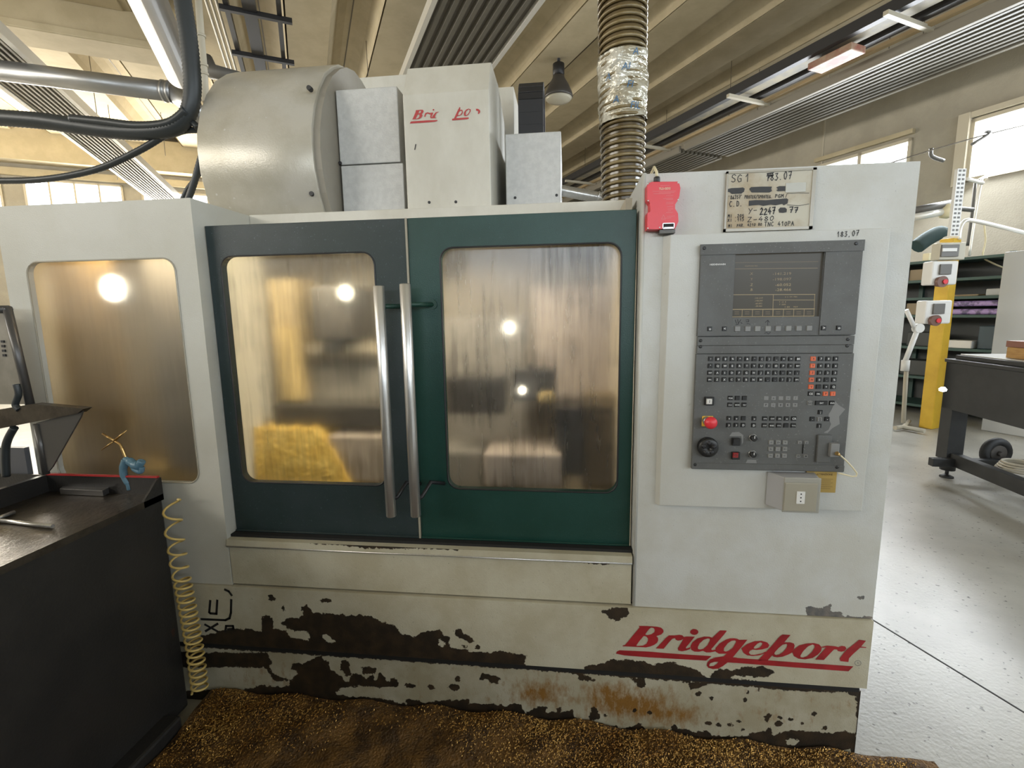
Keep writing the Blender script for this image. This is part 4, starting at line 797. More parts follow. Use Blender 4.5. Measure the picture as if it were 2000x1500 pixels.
# lower unit: keyboard
kb = MB(); kb.box(.391, .828, PF-.015, PF, 1.372, 1.396); kb.box(.390, .832, PF-.013, PF, 1.012, 1.371); kb.box(.390, .832, PF-.016, PF-.013, 1.014, 1.033)
keyb = kb.build('keyboard_unit', m_cgrey, root, bevel=.001, seg=1, label='grey machine keyboard with black and orange keys')
K = (1340, 660, 4.166)
for x, y in ((118, 20), (1312, 14)): pass
for x, y in ((117, 71), (1310, 64)): screw(x, y, keyb, PF-.015, K)
for x, y in ((73, 1030), (1228, 1052)): screw(x, y, keyb, PF-.016, K)
rows = [(200, 912, 171, ['!', '#', '$', '%', '^', '&', '*', '(', ')', '_', '+', '=', 'BS']), (197, 907, 228, ['"', 'Q', 'W', 'E', 'R', 'T', 'Y', 'U', 'I', 'O', 'P', '<', 'RET']),
        (194, 903, 284, ['SHF', 'A', 'S', 'D', 'F', 'G', 'H', 'J', 'K', 'L', ':', '>', ';']), (192, 900, 340, ['SPC', 'Z', 'X', 'C', 'V', 'B', 'N', 'M', ',', '.', '?', '}', 'SPC'])]
for x0, x1, y, ks in rows:
    for i, s_ in enumerate(ks): key(x0+(x1-x0)*i/12, y, .0142, .0135, s_, 'k', keyb, Y=PF-.013)
pad = [(1035, 1218, 170, [('X', 'o'), ('7', 'k'), ('8', 'k'), ('9', 'k')]), (1030, 1215, 227, [('Y', 'o'), ('4', 'k'), ('5', 'k'), ('6', 'k')]), (1026, 1211, 284, [('Z', 'o'), ('1', 'k'), ('2', 'k'), ('3', 'k')]),
       (1021, 1203, 341, [('IV', 'o'), ('0', 'k'), ('.', 'k'), ('%', 'k')]), (1017, 1198, 398, [('V', 'o'), ('', 'k'), ('+', 'k'), ('Q', 'k')]), (1013, 1195, 455, [('CE', 'k'), ('DEL', 'k'), ('P', 'o'), ('I', 'o')])]
for x0, x1, y, ks in pad:
    for i, (s_, kd) in enumerate(ks): key(x0+(x1-x0)*i/3, y, .0142, .0135, s_, kd, keyb, Y=PF-.013)
for x, y, s_, kd, w in ((1007, 530, 'GO', 'G', .014), (1100, 530, 'ENT', 'k', .034), (1187, 530, 'END', 'k', .0142), (1092, 605, '|', 'k', .013), (1027, 661, '-', 'k', .014), (1087, 661, '[]', 'G', .014), (1147, 661, '-', 'k', .014), (1083, 716, '|', 'k', .013),
        (360, 490, 'PGM', 'k', .0142), (418, 490, '', 'k', .0142), (476, 490, '', 'k', .0142), (357, 545, 'CALC', 'k', .0142), (415, 545, 'MOD', 'k', .0142), (473, 545, 'HELP', 'k', .0142),
        (350, 655, 'n', 'k', .0135), (409, 655, 'o', 'k', .0135), (467, 655, '', 'k', .0135), (347, 710, '3', 'k', .0135), (407, 710, '3', 'k', .0135), (464, 710, 'D', 'k', .0135), (554, 657, 'o', 'k', .0135), (550, 712, 'D', 'k', .0135)):
    key(x, y, w, .0135, s_, kd, keyb, Y=PF-.013)
for j, y in enumerate((657, 713)):
    for i, s_ in enumerate((['APPR', 'CHF', 'LBL', 'o', 'CR'], ['STOP', 'RND', 'CYCL', '', 'TOOL'])[j]): key(641+i*59-j*4, y, .0145, .0135, s_, 'k', keyb, Y=PF-.013)
for j, y in enumerate((490, 546)):
    for i, s_ in enumerate((['', 'n', '', '~', '/'], ['P', '~', '8', 'K', 'Y'])[j]): key(652+i*59.5-j*3, y, .0150, .0135, s_, 'G', keyb, Y=PF-.0115, d=.0025)
for j, y in enumerate((850, 904, 958)):
    for i, s_ in enumerate((['IV-', 'Z+', 'Y-'], ['X-', '~', 'X+'], ['Y+', 'Z-', 'IV+'])[j]): key(692+i*57-j*3, y, .0150, .014, s_, 'g', keyb, Y=PF-.013, ts=.007)
for x, y, s_, kd in ((924, 850, 'o', 'G'), (979, 850, 'o', 'G'), (912, 962, 'W', 'g'), (972, 962, 'M', 'g')): key(x, y, .0125, .010, s_, kd, keyb, Y=PF-.013)
key(951, 905, .002, .03, '', 'k', keyb, Y=PF-.013, name='slot_mark')
# worn patches
for pol in ([(1215, 515), (1240, 545), (1295, 580), (1245, 640), (1250, 700), (1190, 735), (1150, 775), (1120, 770), (1160, 745), (1180, 700), (1160, 665), (1160, 620), (1180, 590)], [(352, 800), (375, 768), (430, 765), (465, 790), (465, 850), (452, 870), (450, 800)], [(485, 1018), (500, 990), (570, 992), (575, 1020)]):
    mb = MB(); fill_shape(mb, pol, [], lambda x, y: at(K[0]+x/K[2], K[1]+y/K[2], PF-.0136)); mb.build('worn_patch', m_cgrey2, keyb)
def kc(x, y, Y): return at(K[0]+x/K[2], K[1]+y/K[2], Y)
# start key, emergency stop, handwheel, buttons, knobs
mb = MB(); c = kc(187, 512, PF-.015); mb.box(c.x-.0135, c.x+.0135, PF-.022, PF-.013, c.z-.013, c.z+.013); mb.build('start_button_frame', m_key, keyb, bevel=.002)
key(190, 518, .017, .017, 'I', 'w', keyb, Y=PF-.022, name='start_button', ts=.012)
c = kc(178, 680, PF-.013); mb = MB(); mb.box(c.x-.0185, c.x+.0145, PF-.017, PF-.013, c.z-.0150, c.z+.0175); mb.build('yellow_backplate', m_yel, keyb, bevel=.002)
c = kc(200, 690, PF-.04); mb = MB(); mb.lathe((c.x-.006, PF-.017, c.z+.002), [(.0125, 0), (.0125, -.02)], 'Y', 24, 1); mb.lathe((c.x, PF-.036, c.z), [(.012, .004), (.0175, -.001), (.019, -.006), (.0165, -.014), (.010, -.0185), (.002, -.02)], 'Y', 28, 0); mb.build('emergency_stop', [m_red, m_steel], keyb)
c = kc(183, 895, PF-.03); mb = MB(); mb.lathe((c.x, PF-.013, c.z), [(.029, 0), (.029, -.016), (.0265, -.019), (.006, -.021), (.005, -.013)], 'Y', 48)
for i in range(40):
    a = 2*math.pi*i/40; mb.box(c.x+.029*math.cos(a)-.0011, c.x+.029*math.cos(a)+.0011, PF-.029, PF-.014, c.z+.029*math.sin(a)-.0011, c.z+.029*math.sin(a)+.0011)
hw = mb.build('handwheel', m_key, keyb)
mb = MB()
for i in range(5):
    a = 2*math.pi*i/5+.3; mb.lathe((c.x+.016*math.cos(a), PF-.034, c.z+.016*math.sin(a)), [(.003, -.0015), (.0062, .0003), (.0062, .002)], 'Y', 14)
mb.build('handwheel_knobs', m_blackp, keyb)
for x, y, kd, nme in ((405, 842, 'k', 'push_button'), (403, 955, 'r', 'push_button')):
    c = kc(x-3, y, PF-.015); mb = MB(); mb.box(c.x-.0115, c.x+.0115, PF-.024, PF-.013, c.z-.0115, c.z+.0115); mb.build('button_frame', m_key, keyb, bevel=.0015)
    key(x, y, .0165, .016, 'O' if kd == 'r' else '', kd, keyb, Y=PF-.024, name=nme, ts=.01)
for x, y in ((550, 815), (545, 948)):
    c = kc(x, y, PF-.02); mb = MB(); mb.lathe((c.x, PF-.013, c.z), [(.0115, 0), (.0105, -.002)], 'Y', 24, 1); mb.lathe((c.x, PF-.015, c.z), [(.0095, 0), (.009, -.011), (.007, -.0125)], 'Y', 24, 0); mb.box(c.x-.001, c.x+.001, PF-.0282, PF-.027, c.z, c.z+.008, 2); mb.build('override_knob', [m_key, m_steel, m_legend], keyb)
# socket flap and plug on the right of the keyboard
mb = MB(); a, b = kc(1075, 790, PF-.02), kc(1170, 1015, PF-.02); mb.box(a.x, b.x, PF-.022, PF-.013, b.z, a.z); mb.build('connector_flap', m_cgrey, keyb, bevel=.002)
pa, pb = kc(1190, 865, PF-.04), kc(1252, 975, PF-.04); mb = MB(); mb.box(pa.x, pb.x, PF-.035, PF-.016, pb.z, pa.z); plug_c = kc(1225, 938, PF-.045)
cu_ = empty('data_cable', (pa.x, PF-.03, pb.z), 'thin beige cable looping out of the keyboard corner', 'cable')
mb.build('plug', m_cgrey2, cu_, bevel=.002)
pts = [kc(x, y, PF-.04+.00*i) for i, (x, y) in enumerate(((1225, 938), (1262, 962), (1310, 1005), (1355, 1055), (1390, 1100), (1385, 1125), (1350, 1128), (1290, 1112), (1240, 1100)))]
mb = MB(); mb.tube(pts, .0022, 8); mb.build('cord', m_cream, cu_); mb = MB(); mb.tube([plug_c, plug_c.lerp(pts[1], .7)], [.006, .0035], 10); mb.build('strain_relief', m_brassrod, cu_)
# handwriting on the control box
mb = MB(); hand(mb, '183,07', (1634, 463), (1679, 460), 10, PF-.0035, .0017); mb.build('marker_note', m_inkb, root)
# ---------------------------------------------------------------- sign
sg = empty('paper_notice', (.586, -.004, 1.732), 'stained handwritten notice in a clear sleeve above the control screen', 'notice')
mb = MB(); mb.box(.468, .706, -.006, -.0005, 1.735, 1.896); mb.build('paper_sheet', m_paper, sg)
mb = MB()
for x0, x1, z0, z1 in ((.464, .710, 1.893, 1.899), (.464, .710, 1.730, 1.738), (.464, .469, 1.73, 1.899), (.700, .710, 1.73, 1.899)): mb.box(x0, x1, -.009, -.0005, z0, z1)
mb.build('sleeve_edge', m_sleeve, sg)
SG = lambda x, y: (1410+x/10.526, 325+y/10.526)
Ys = -.0066; mb = MB()
def hw_(s, x0, y0, x1, y1, h, w=.0022): hand(mb, s, SG(x0, y0), SG(x1, y1), h/10.526, Ys, w)
hw_('SG', 190, 325, 430, 315, 155, .0022); hw_('1', 460, 318, 590, 312, 150); hw_('183.07', 900, 300, 1450, 255, 150, .0024)
for st in ([(930, 150), (1060, 130)], [(940, 180), (1050, 190), (960, 210)], [(1000, 140), (960, 240)]): ribbon(mb, [at(*SG(*p), Ys) for p in st], .0030)
hw_("'86357'", 130, 680, 430, 660, 75, .0017); hw_('PROTEG/SPROTEG.', 465, 660, 1045, 650, 62, .0017); hw_('PGM', 1090, 645, 1280, 640, 72, .0018)
hw_('C.D.', 150, 825, 440, 815, 105, .0021); hw_('Y-', 540, 960, 740, 950, 95, .002); hw_('2247', 780, 995, 1110, 975, 130, .0032); hw_('77', 1380, 950, 1580, 945, 110, .003)
hw_('MI9.205', 120, 1055, 460, 1045, 60, .0018); hw_('XI9.115', 115, 1135, 460, 1120, 60, .0018); hw_('Z-480', 520, 1145, 1090, 1110, 90, .0019)
hw_('MI9 PAR. 4210 80', 130, 1255, 830, 1215, 55, .0016); hw_('TNC 410PA', 870, 1230, 1490, 1215, 85, .0019)
ribbon(mb, [at(*SG(*p), Ys) for p in ((1790, 548), (1550, 545), (1340, 560), (1310, 640))], .0014); ribbon(mb, [at(*SG(*p), Ys) for p in ((1340, 790), (1580, 808), (1790, 770))], .0014)
def smear(pl): fill_shape(mb, pl, [], lambda x, y: at(*SG(x, y), Ys-.0004))
smear([(115, 465), (200, 445), (340, 440), (430, 432), (470, 455), (455, 520), (400, 560), (200, 565), (160, 530), (115, 520)]); smear([(565, 455), (600, 425), (800, 415), (1030, 415), (1015, 460), (1030, 505), (980, 535), (610, 535), (570, 480)])
smear([(1120, 430), (1180, 405), (1305, 405), (1300, 505), (1150, 510), (1115, 490), (1150, 470)]); smear([(555, 705), (700, 690), (900, 695), (1100, 675), (1330, 655), (1365, 680), (1350, 760), (1270, 800), (1240, 770), (1100, 800), (1000, 785), (850, 812), (760, 790), (640, 800), (550, 812)])
smear([(1160, 890), (1200, 845), (1300, 845), (1335, 880), (1330, 940), (1260, 955), (1180, 950)])
mb.build('handwriting', mat('marker_ink', (.035, .035, .037), .6), sg)
mb = MB(); a, b = at(*SG(1315, 345), Ys), at(*SG(1715, 520), Ys); mb.box(a.x, b.x, Ys-.001, Ys+.0004, b.z, a.z); mb.build('tape_patch', m_cgrey2 and mat('tape', (.42, .41, .35), .25), sg)
# ---------------------------------------------------------------- red safety switch
RS = lambda x, y, Y=-.04: at(1245+x/10.71, 330+y/10.71, Y)
sw = empty('safety_switch', (RS(500, 1330).x, -.001, RS(500, 1330).z), 'red interlock switch on the corner of the cream cabinet', 'switch')
def spol(pts): return [(RS(x, y).x, RS(x, y).z) for x, y in pts]
body = [(225, 300), (300, 268), (840, 262), (880, 310), (900, 400), (880, 560), (850, 650), (790, 740), (790, 830), (850, 930), (860, 1100), (790, 1250), (540, 1255), (440, 1262), (205, 1262), (205, 920), (268, 890), (262, 720), (205, 640), (205, 340)]
mb = MB(); mb.prism(spol(body), lambda a, b, t: (a, t, b), -.0005, -.04); mb.build('switch_body', m_red, sw, bevel=.002)
mb = MB(); a, b = RS(525, 1135), RS(770, 1250)
for x0, x1, z0, z1 in ((a.x, b.x, a.z-.002, a.z), (a.x, b.x, b.z, b.z+.002), (a.x, a.x+.002, b.z, a.z), (b.x-.002, b.x, b.z, a.z)): mb.box(x0, x1, -.0425, -.03, z0, z1)
mb.box(a.x+.004, b.x-.004, -.042, -.041, b.z+.003, b.z+.005)
mb.build('key_slot', m_steel, sw)
mb = MB(); mb.box(a.x+.002, b.x-.002, -.0408, -.040, b.z+.002, a.z-.002); mb.build('slot_opening', m_dark, sw)
mb = MB(); a = RS(470, 1350); b = RS(800, 1255); mb.box(a.x, b.x, -.035, -.005, b.z-.010, b.z-.0005); mb.build('slot_base', m_cast, sw)
mb = MB(); c = RS(405, 180, -.02); mb.lathe((c.x, -.022, RS(0, 268).z-.001), [(.0085, 0), (.0095, .003), (.0095, .012), (.0085, .016), (.0065, .017)], 'Z', 8); mb.build('cable_gland', m_blackp, sw)
mb = MB(); zz = RS(0, 120).z; mb.tube([(c.x, -.022, zz-.006), (c.x-.001, -.02, zz+.01), (c.x-.003, .01, zz+.032), (c.x-.006, .06, zz+.02), (c.x-.006, .1, zz-.03)], .0042, 10); mb.build('lead_cable', m_cream, sw)
for x, y in ((222, 310), (225, 665), (850, 645), (215, 1240), (465, 1225), (850, 290)):
    c = RS(x, y); mb = MB(); mb.lathe((c.x, -.0405, c.z), [(.0008, -.001), (.0022, -.0006), (.0022, .001)], 'Y', 10); mb.build('screw', m_steel, sw)
mb = MB(); c = RS(570, 412, -.0405); put_text(mb, 'TLS-GD2', c.x, c.z, -.0405, .0085, 0, bold=.02)
for i, (y, x0, x1) in enumerate(((350, 480, 670), (470, 320, 800), (495, 450, 770), (520, 340, 700), (560, 600, 750), (620, 540, 740), (640, 600, 740), (700, 600, 760), (730, 600, 750), (790, 620, 740), (840, 630, 740), (880, 640, 700), (915, 600, 740), (990, 620, 780), (1030, 600, 700))):
    ribbon(mb, [RS(x0, y, -.0404), RS(x1, y-6, -.0404)], .0008, 1)
ribbon(mb, [RS(x, y, -.0404) for x, y in ((500, 1050), (545, 960), (585, 1045), (500, 1050))], .0008, 1)
mb.build('switch_print', [m_cream, mat('pink_print', (.75, .25, .25), .5)], sw)
# ---------------------------------------------------------------- socket box and sticker
sb = empty('socket_box', (.715, -.03, .875), 'grey surface socket box with one outlet at the bottom of the control panel', 'socket')
mb = MB(); pl_ = [(x, z) for x, z in rrect(.634, .765, .868, .999, .006, 3)]
q0 = at(1535, 935, -.095); q1 = at(1600, 1003, -.095); q2 = at(1503, 925, PF)
mb.add([(.621, PF+.006, .895), (.760, PF+.006, .895), (.760, PF+.006, 1.004), (.621, PF+.006, 1.004), (q0.x, -.085, q1.z), (q1.x, -.085, q1.z), (q1.x, -.085, q0.z), (q0.x, -.085, q0.z)],
    [(3, 2, 1, 0), (4, 5, 6, 7), (0, 1, 5, 4), (1, 2, 6, 5), (2, 3, 7, 6), (3, 0, 4, 7)]); mb.build('box_base', mat('grey_plastic', (.40, .40, .41), .4), sb, bevel=.004)
mb = MB(); mb.box(q0.x-.002, q1.x+.002, -.090, -.085, q1.z-.002, q0.z+.002); mb.build('box_cover', mat('clear_grey_cover', (.34, .33, .29), .25), sb, bevel=.003)
mb = MB(); a, b = at(1534, 943, -.094), at(1594, 1000, -.094); mb.box(a.x, b.x, -.094, -.090, b.z, a.z); mb.build('cover_plate', mat('beige_grey_plate', (.33, .305, .24), .35), sb, bevel=.002)
mb = MB(); a, b = at(1557, 960, -.096), at(1571, 984, -.096); mb.box(a.x, b.x, -.097, -.094, b.z, a.z, 0)
for t_ in (.2, .5, .8): mb.lathe(((a.x+b.x)/2, -.0972, b.z+(a.z-b.z)*t_), [(.0022, 0), (.0022, .0005)], 'Y', 10, 1)
mb.build('outlet', [m_white, m_dark], sb)
mb = MB(); mb.box(.735, .822, PF+.002, PF+.0055, .941, 1.008); mb.v = [(x, y, z) for x, y, z in mb.v]
st = mb.build('warning_label', m_sticker); tag(st, 'brown-yellow warning label behind the socket box', 'label')
mb = MB(); put_text(mb, 'ATTENZIONE', .787, .9985, PF+.0015, .0075, 0, bold=.02); ribbon(mb, [Vector(p) for p in ((.743, PF+.0015, .994), (.749, PF+.0015, 1.004), (.755, PF+.0015, .994), (.743, PF+.0015, .994))], .0012)
for i in range(6): ribbon(mb, [Vector((.765, PF+.0015, .984-i*.006)), Vector((.812-(i % 2)*.006, PF+.0015, .984-i*.006))], .0009)
mb.build('label_print', m_stickd, st)
# ---------------------------------------------------------------- suction hose
hs = empty('suction_hose', (.215, .45, 1.9), 'ribbed translucent amber suction hose rising to the ceiling behind the machine', 'hose')
ctr = [(at(1216, y, .45)) for y in (-60, 100, 200, 290, 345, 400)]
cx = [p.x for p in ctr]; cz = [p.z for p in ctr]
def hx(z): return float(np.interp(z, cz[::-1], [p.x for p in ctr][::-1]))
def hr(z): return float(np.interp(z, [1.85, 2.1, 2.3, 2.7, 3.2], [.076, .079, .083, .087, .088]))
zs = np.arange(1.89, 3.3, .012); mb = MB(); mb.tube([(hx(z), .45, z) for z in zs], [hr(z)-.004 for z in zs], 28, cap=False); mb.build('hose_wall', m_hose, hs)
mb = MB(); pt = []; z = 1.895; k = 0; per = .0235
while z < 3.3:
    a = 2*math.pi*k/28; pt.append((hx(z)+hr(z)*math.cos(a), .45+hr(z)*math.sin(a), z)); z += per/28; k += 1
mb.tube(pt, .0062, 7); mb.build('hose_spiral', m_hosew, hs)
z0, z1 = at(1216, 222, .36).z, at(1216, 88, .36).z
n1, n2 = 96, 90; vs = []; fs = []
for j in range(n2+1):
    z = z0+(z1-z0)*j/n2
    for i in range(n1):
        a = 2*math.pi*i/n1; q = Vector((math.cos(a)*1.6, math.sin(a)*1.6, z*22)); r = hr(z)+.006+.009*mnoise.noise(q)+.006*abs(mnoise.noise(q*2.7))-.004*abs(mnoise.noise(Vector((q.x*.6, q.y*.6, q.z*3))))
        zz = z+(.012*math.sin(a+1) if j in (0, n2) else 0); vs.append((hx(z)+r*math.cos(a), .45+r*math.sin(a), zz))
for j in range(n2):
    for i in range(n1): fs.append((j*n1+i, j*n1+(i+1) % n1, (j+1)*n1+(i+1) % n1, (j+1)*n1+i))
mb = MB(); mb.add(vs, fs, 0, True); mb.build('film_wrap', m_film, hs)
for t_, h_, s_ in ((.62, .9, 'A'), (.5, .68, 'AI'), (.28, .58, 'A'), (.55, .42, 'FI'), (.38, .22, 'A'), (.62, .12, 'FIL')):
    ang = math.pi+math.pi*t_; z = z0+(z1-z0)*h_; r = hr(z)+.0125; v_, f_ = text_geo(s_, .034, .2)
    mb = MB(); mb.add([(hx(z)+r*math.cos(ang+x/r), .45+r*math.sin(ang+x/r), z+y) for x, y in v_], f_); mb.build('film_print', m_bluep, hs)
# ---------------------------------------------------------------- cables at upper left
def smooth(pts, n=8):
    P = [Vector(p) for p in pts]; out = []
    for i in range(len(P)-1):
        p0, p1, p2, p3 = P[max(i-1, 0)], P[i], P[i+1], P[min(i+2, len(P)-1)]
        for j in range(n):
            t = j/n; out.append(.5*((2*p1)+(-p0+p2)*t+(2*p0-5*p1+4*p2-p3)*t*t+(-p0+3*p1-3*p2+p3)*t**3))
    out.append(P[-1]); return out
def corr(pts, r, amp=.04, step=.006):
    P = smooth(pts, 60); out = [P[0]]; d = 0
    for p in P[1:]:
        if (p-out[-1]).length >= step: out.append(p)
    return out, [r*(1+(amp if i % 2 else -amp)) for i in range(len(out))]
for (px, Y, r, lab) in ([(354, -15), (366, 60), (373, 120), (376, 175), (369, 218), (345, 246), (300, 257), (230, 256), (150, 246), (80, 236), (-30, 228)], .35, .031, 'thick black corrugated cable bending left over the enclosure'), \
        ([(140, 232), (200, 238), (270, 246), (330, 240), (365, 215)], .33, .017, 'thinner black hose lying along the thick cable'), \
        ([(-20, 353), (60, 352), (130, 344), (200, 327), (270, 295), (325, 262), (352, 245), (375, 240), (388, 252)], .36, .013, 'dark grey cable sagging down to the left'), \
        ([(364, 400), (378, 360), (388, 325), (395, 300)], .42, .013, 'short black cable behind the enclosure corner'), ([(352, 400), (365, 372), (380, 352), (392, 335)], .45, .010, 'thin short black cable left of the enclosure corner'), ([(340, 262), (362, 255), (390, 254)], .38, .012, 'black cable stub entering the guard'):
    P, R_ = corr([at(x, y, Y) for x, y in px], r); mb = MB(); mb.tube(P, R_, 14); tag(mb.build('black_cable', m_rubber), lab, 'cable')
# ---------------------------------------------------------------- black tool cabinet in front left
CX, CYb, TZ = at(318, 965, -.04).x, -.04, at(318, 965, -.04).z
cb = empty('tool_cabinet', (CX-.35, -.6, 0), 'black steel tool cabinet with a red-edged tray top at lower left', 'cabinet')
mb = MB(); mb.box(CX-.75, CX-.003, -1.25, CYb-.002, .02, TZ-.012); mb.build('cabinet_body', m_blackm, cb, bevel=.006)
mb = MB(); mb.box(CX-.7, CX+.06, -1.3, -.14, .001, .075); mb.build('shadow_base', m_blackm, cb, bevel=.01)  # low base, its black also standing in for floor shadow beside the cabinet
mb = MB(); mb.box(CX-.75, CX, -1.26, CYb, TZ-.012, TZ); mb.build('tray_top', m_tray, cb, bevel=.002)
mb = MB(); rz = at(310, 932, -.04).z
mb.box(CX-.75, CX, CYb-.008, CYb, TZ, rz); mb.build('rear_rim', m_blackm, cb)
xs = at(95, 925, -.04).x
mb = MB(); mb.box(xs, CX-.006, CYb-.010, CYb+.001, rz, rz+.005); mb.build('red_trim', m_redtrim, cb)
mb = MB(); mb.prism([(CYb, TZ-.02), (CYb, rz), (CYb-.02, rz-.004), (CYb-.08, TZ+.004), (CYb-.08, TZ-.02)], lambda p, q, t: (t, p, q), CX-.006, CX+.002); mb.build('corner_lug', m_blackm, cb)
mb = MB(); mb.box(CX-.004, CX+.002, -1.26, CYb, TZ-.02, TZ+.002); mb.build('edge_strip', m_tray, cb)
mb = MB(); mb.box(xs-.02, xs, -.5, CYb, TZ, rz); mb.build('side_rim', m_blackm, cb)
# left rim running back-left
# steel block
tz = TZ
bl = [atz(x, y, tz) for x, y in ((118, 966), (202, 970), (236, 951), (140, 945))]
mb = MB(); h = .022; vs = [(p.x, p.y, tz+.001) for p in bl]+[(p.x, p.y, tz+h) for p in bl]; mb.add(vs, [(0, 1, 2, 3), (4, 5, 6, 7), (0, 1, 5, 4), (1, 2, 6, 5), (2, 3, 7, 6), (3, 0, 4, 7)]); tag(mb.build('steel_block', m_block, bevel=.001), 'flat dark rectangular block lying on the black tray', 'metal block')
for (a, b, r, lab) in (((-30, 1013), (103, 1028), .006, 'thin steel rod pointing right across the tray'), ((-20, 1018), (28, 1000), .006, 'short rod end crossing the long rod on the tray')):
    p, q = atz(*a, tz+r+.001), atz(*b, tz+r+.001); mb = MB(); mb.tube([p, q], r, 12); tag(mb.build('metal_rod', m_steel), lab, 'rod')
# blue nozzle hooked on the rim with brass cross
bn = empty('blow_gun', at(258, 930, -.04), 'small blue air nozzle hooked on the red tray rim with a brass cross wire', 'air gun')
A = lambda x, y, Y=-.045: at(x, y, Y)
mb = MB(); mb.tube(smooth([A(246, 898), A(241, 915), A(243, 932), A(250, 945), A(253, 957)]), [.013]*8+[.012]*8+[.010]*8+[.008]*8+[.006], 14); mb.build('handle', m_blue, bn)
mb = MB(); mb.tube(smooth([A(244, 896), A(252, 900), A(262, 907), A(272, 908), A(277, 900)]), [.010]*8+[.014]*8+[.016]*8+[.013]*8+[.009], 14)
mb.tube(smooth([A(254, 903), A(262, 915), A(275, 921), A(277, 912)]), [.008]*8+[.010]*8+[.009]*8+[.007], 12); mb.build('trigger', m_blue, bn)
mb = MB(); mb.tube(smooth([A(245, 893), A(240, 880), A(234, 868), A(225, 862)]), [.005]*12+[.004]*13, 10); mb.build('brass_stem', m_brassrod, bn)
mb = MB(); mb.tube([A(200, 847), A(224, 862)], [.0035, .005], 8); mb.tube([A(247, 841), A(222, 862)], [.0022, .0045], 8); mb.tube([A(222, 862), A(198, 879)], [.003, .0018], 8); mb.build('brass_cross', m_brassrod, bn)
# stand on the tray
ps = empty('tilted_stand', (at(90, 922, -.08).x, -.08, TZ), 'dark steel stand with tilted ledge and gusset, standing on the black tray', 'stand')
Y0 = -.10
mb = MB(); a = [at(x, y, Y0) for x, y in ((-40, 806), (70, 788), (170, 797), (158, 806), (-40, 845))]
mb.prism([(p.x, p.z) for p in a], lambda p, q, t: (p, t, q), Y0-.012, Y0+.02); mb.build('ledge', m_tray, ps)
mb = MB(); a = [at(x, y, Y0) for x, y in ((72, 826), (163, 801), (158, 815), (103, 912), (92, 925), (84, 925))]
mb.prism([(p.x, p.z) for p in a], lambda p, q, t: (p, t, q), Y0-.002, Y0+.004); mb.build('side_gusset', m_block, ps)
mb = MB(); mb.tube([at(72, 828, Y0), at(90, 926, Y0)], .011, 8); mb.build('post', m_block, ps)
mb = MB(); mb.tube([at(14, 600, Y0+.02), at(60, 795, Y0+.02)], .013, 8); mb.tube([at(-30, 604, Y0+.02), at(18, 604, Y0+.02)], .013, 8); mb.build('frame_bar', m_block, ps)
mb = MB()
a = [at(x, y, Y0+.02) for x, y in ((-60, 610), (18, 610), (55, 790), (-60, 790))]; mb.prism([(p.x, p.z) for p in a], lambda p, q, t: (p, t, q), Y0+.024, Y0+.03); mb.build('holder_plate', mat('dusty_sheet', (.30, .27, .22), .5, 0, (.2, .18, .14), 4), ps)
mb = MB()
for i in range(4):
    c = at(4+i*1.2, 667+i*9, Y0+.02); mb.box(c.x-.006, c.x+.006, Y0+.02, Y0+.024, c.z-.004, c.z+.004)
mb.build('printed_marks', m_inkb, ps)
mb = MB(); mb.tube(smooth([at(32, 750, Y0-.01), at(36, 770, Y0-.01), at(30, 790, Y0-.01), at(38, 800, Y0-.01)]), .010, 10); mb.tube(smooth([at(28, 835, Y0-.01), at(12, 870, Y0-.01), at(12, 930, Y0-.01)]), .012, 10); mb.build('dark_hose', m_rubber, ps)
mb = MB(); a, b = at(-30, 872, -.02), at(62, 932, -.02); mb.box(a.x, b.x, -.03, -.012, b.z, a.z); tag(mb.build('grey_plate', mat('blue_grey', (.10, .105, .12), .5)), 'blue-grey plate between the tray and the cream enclosure at the left edge', 'plate')
# coil hose
pts = []; A0 = [at(x, y, -.075) for x, y in ((331, 975), (337, 1040), (348, 1110), (362, 1180), (378, 1270), (388, 1350))]
zc = [p.z for p in A0][::-1]; xc = [p.x for p in A0][::-1]
z = A0[0].z; ph = 0; turns = 0
while z > A0[-1].z:
    f_ = (A0[0].z-z)/(A0[0].z-A0[-1].z); per = .075 if f_ < .22 else (.05 if f_ < .4 else .027)
    r = .026; pts.append((float(np.interp(z, zc, xc))+.006+r*math.cos(ph), -.075+r*math.sin(ph), z)); z -= per/16; ph += 2*math.pi/16
mb = MB(); mb.tube(pts, .0042, 6); tag(mb.build('coil_hose', m_coil), 'yellowish spiral air hose hanging between the black cabinet and the machine', 'hose')
# ---------------------------------------------------------------- brass swarf on the floor
def heap(x, y):
    return (.052*np.exp(-((y+.02)/.16)**2)*(1-.9/(1+np.exp(-(x-.25)*5)))+.02*np.exp(-((y+.3)/.3)**2)+.010*np.sin(x*9+1)*np.sin(y*13)+.010*np.sin(x*23)*np.sin(y*31+2))*np.clip((1.25-x)/.35, 0, 1)
nx, ny = 150, 60; X, Yg = np.meshgrid(np.linspace(-1.38, 1.22, nx+1), np.linspace(-.95, .0, ny+1)); Hh = np.maximum(heap(X, Yg), .001)+rng.uniform(0, .004, X.shape)
mb = MB(); mb.v = np.c_[X.ravel(), Yg.ravel(), Hh.ravel()].tolist()
for j in range(ny):
    for i in range(nx): a = j*(nx+1)+i; mb.face((a, a+1, a+nx+2, a+nx+1), 0, True)
sf = empty('brass_swarf', (0, -.4, 0)); o = mb.build('swarf_bed', m_brassbed, sf, fix=False); o['kind'] = 'stuff'
tag(sf, 'golden brass swarf heaped on the floor along the machine base', 'swarf', kind='stuff')
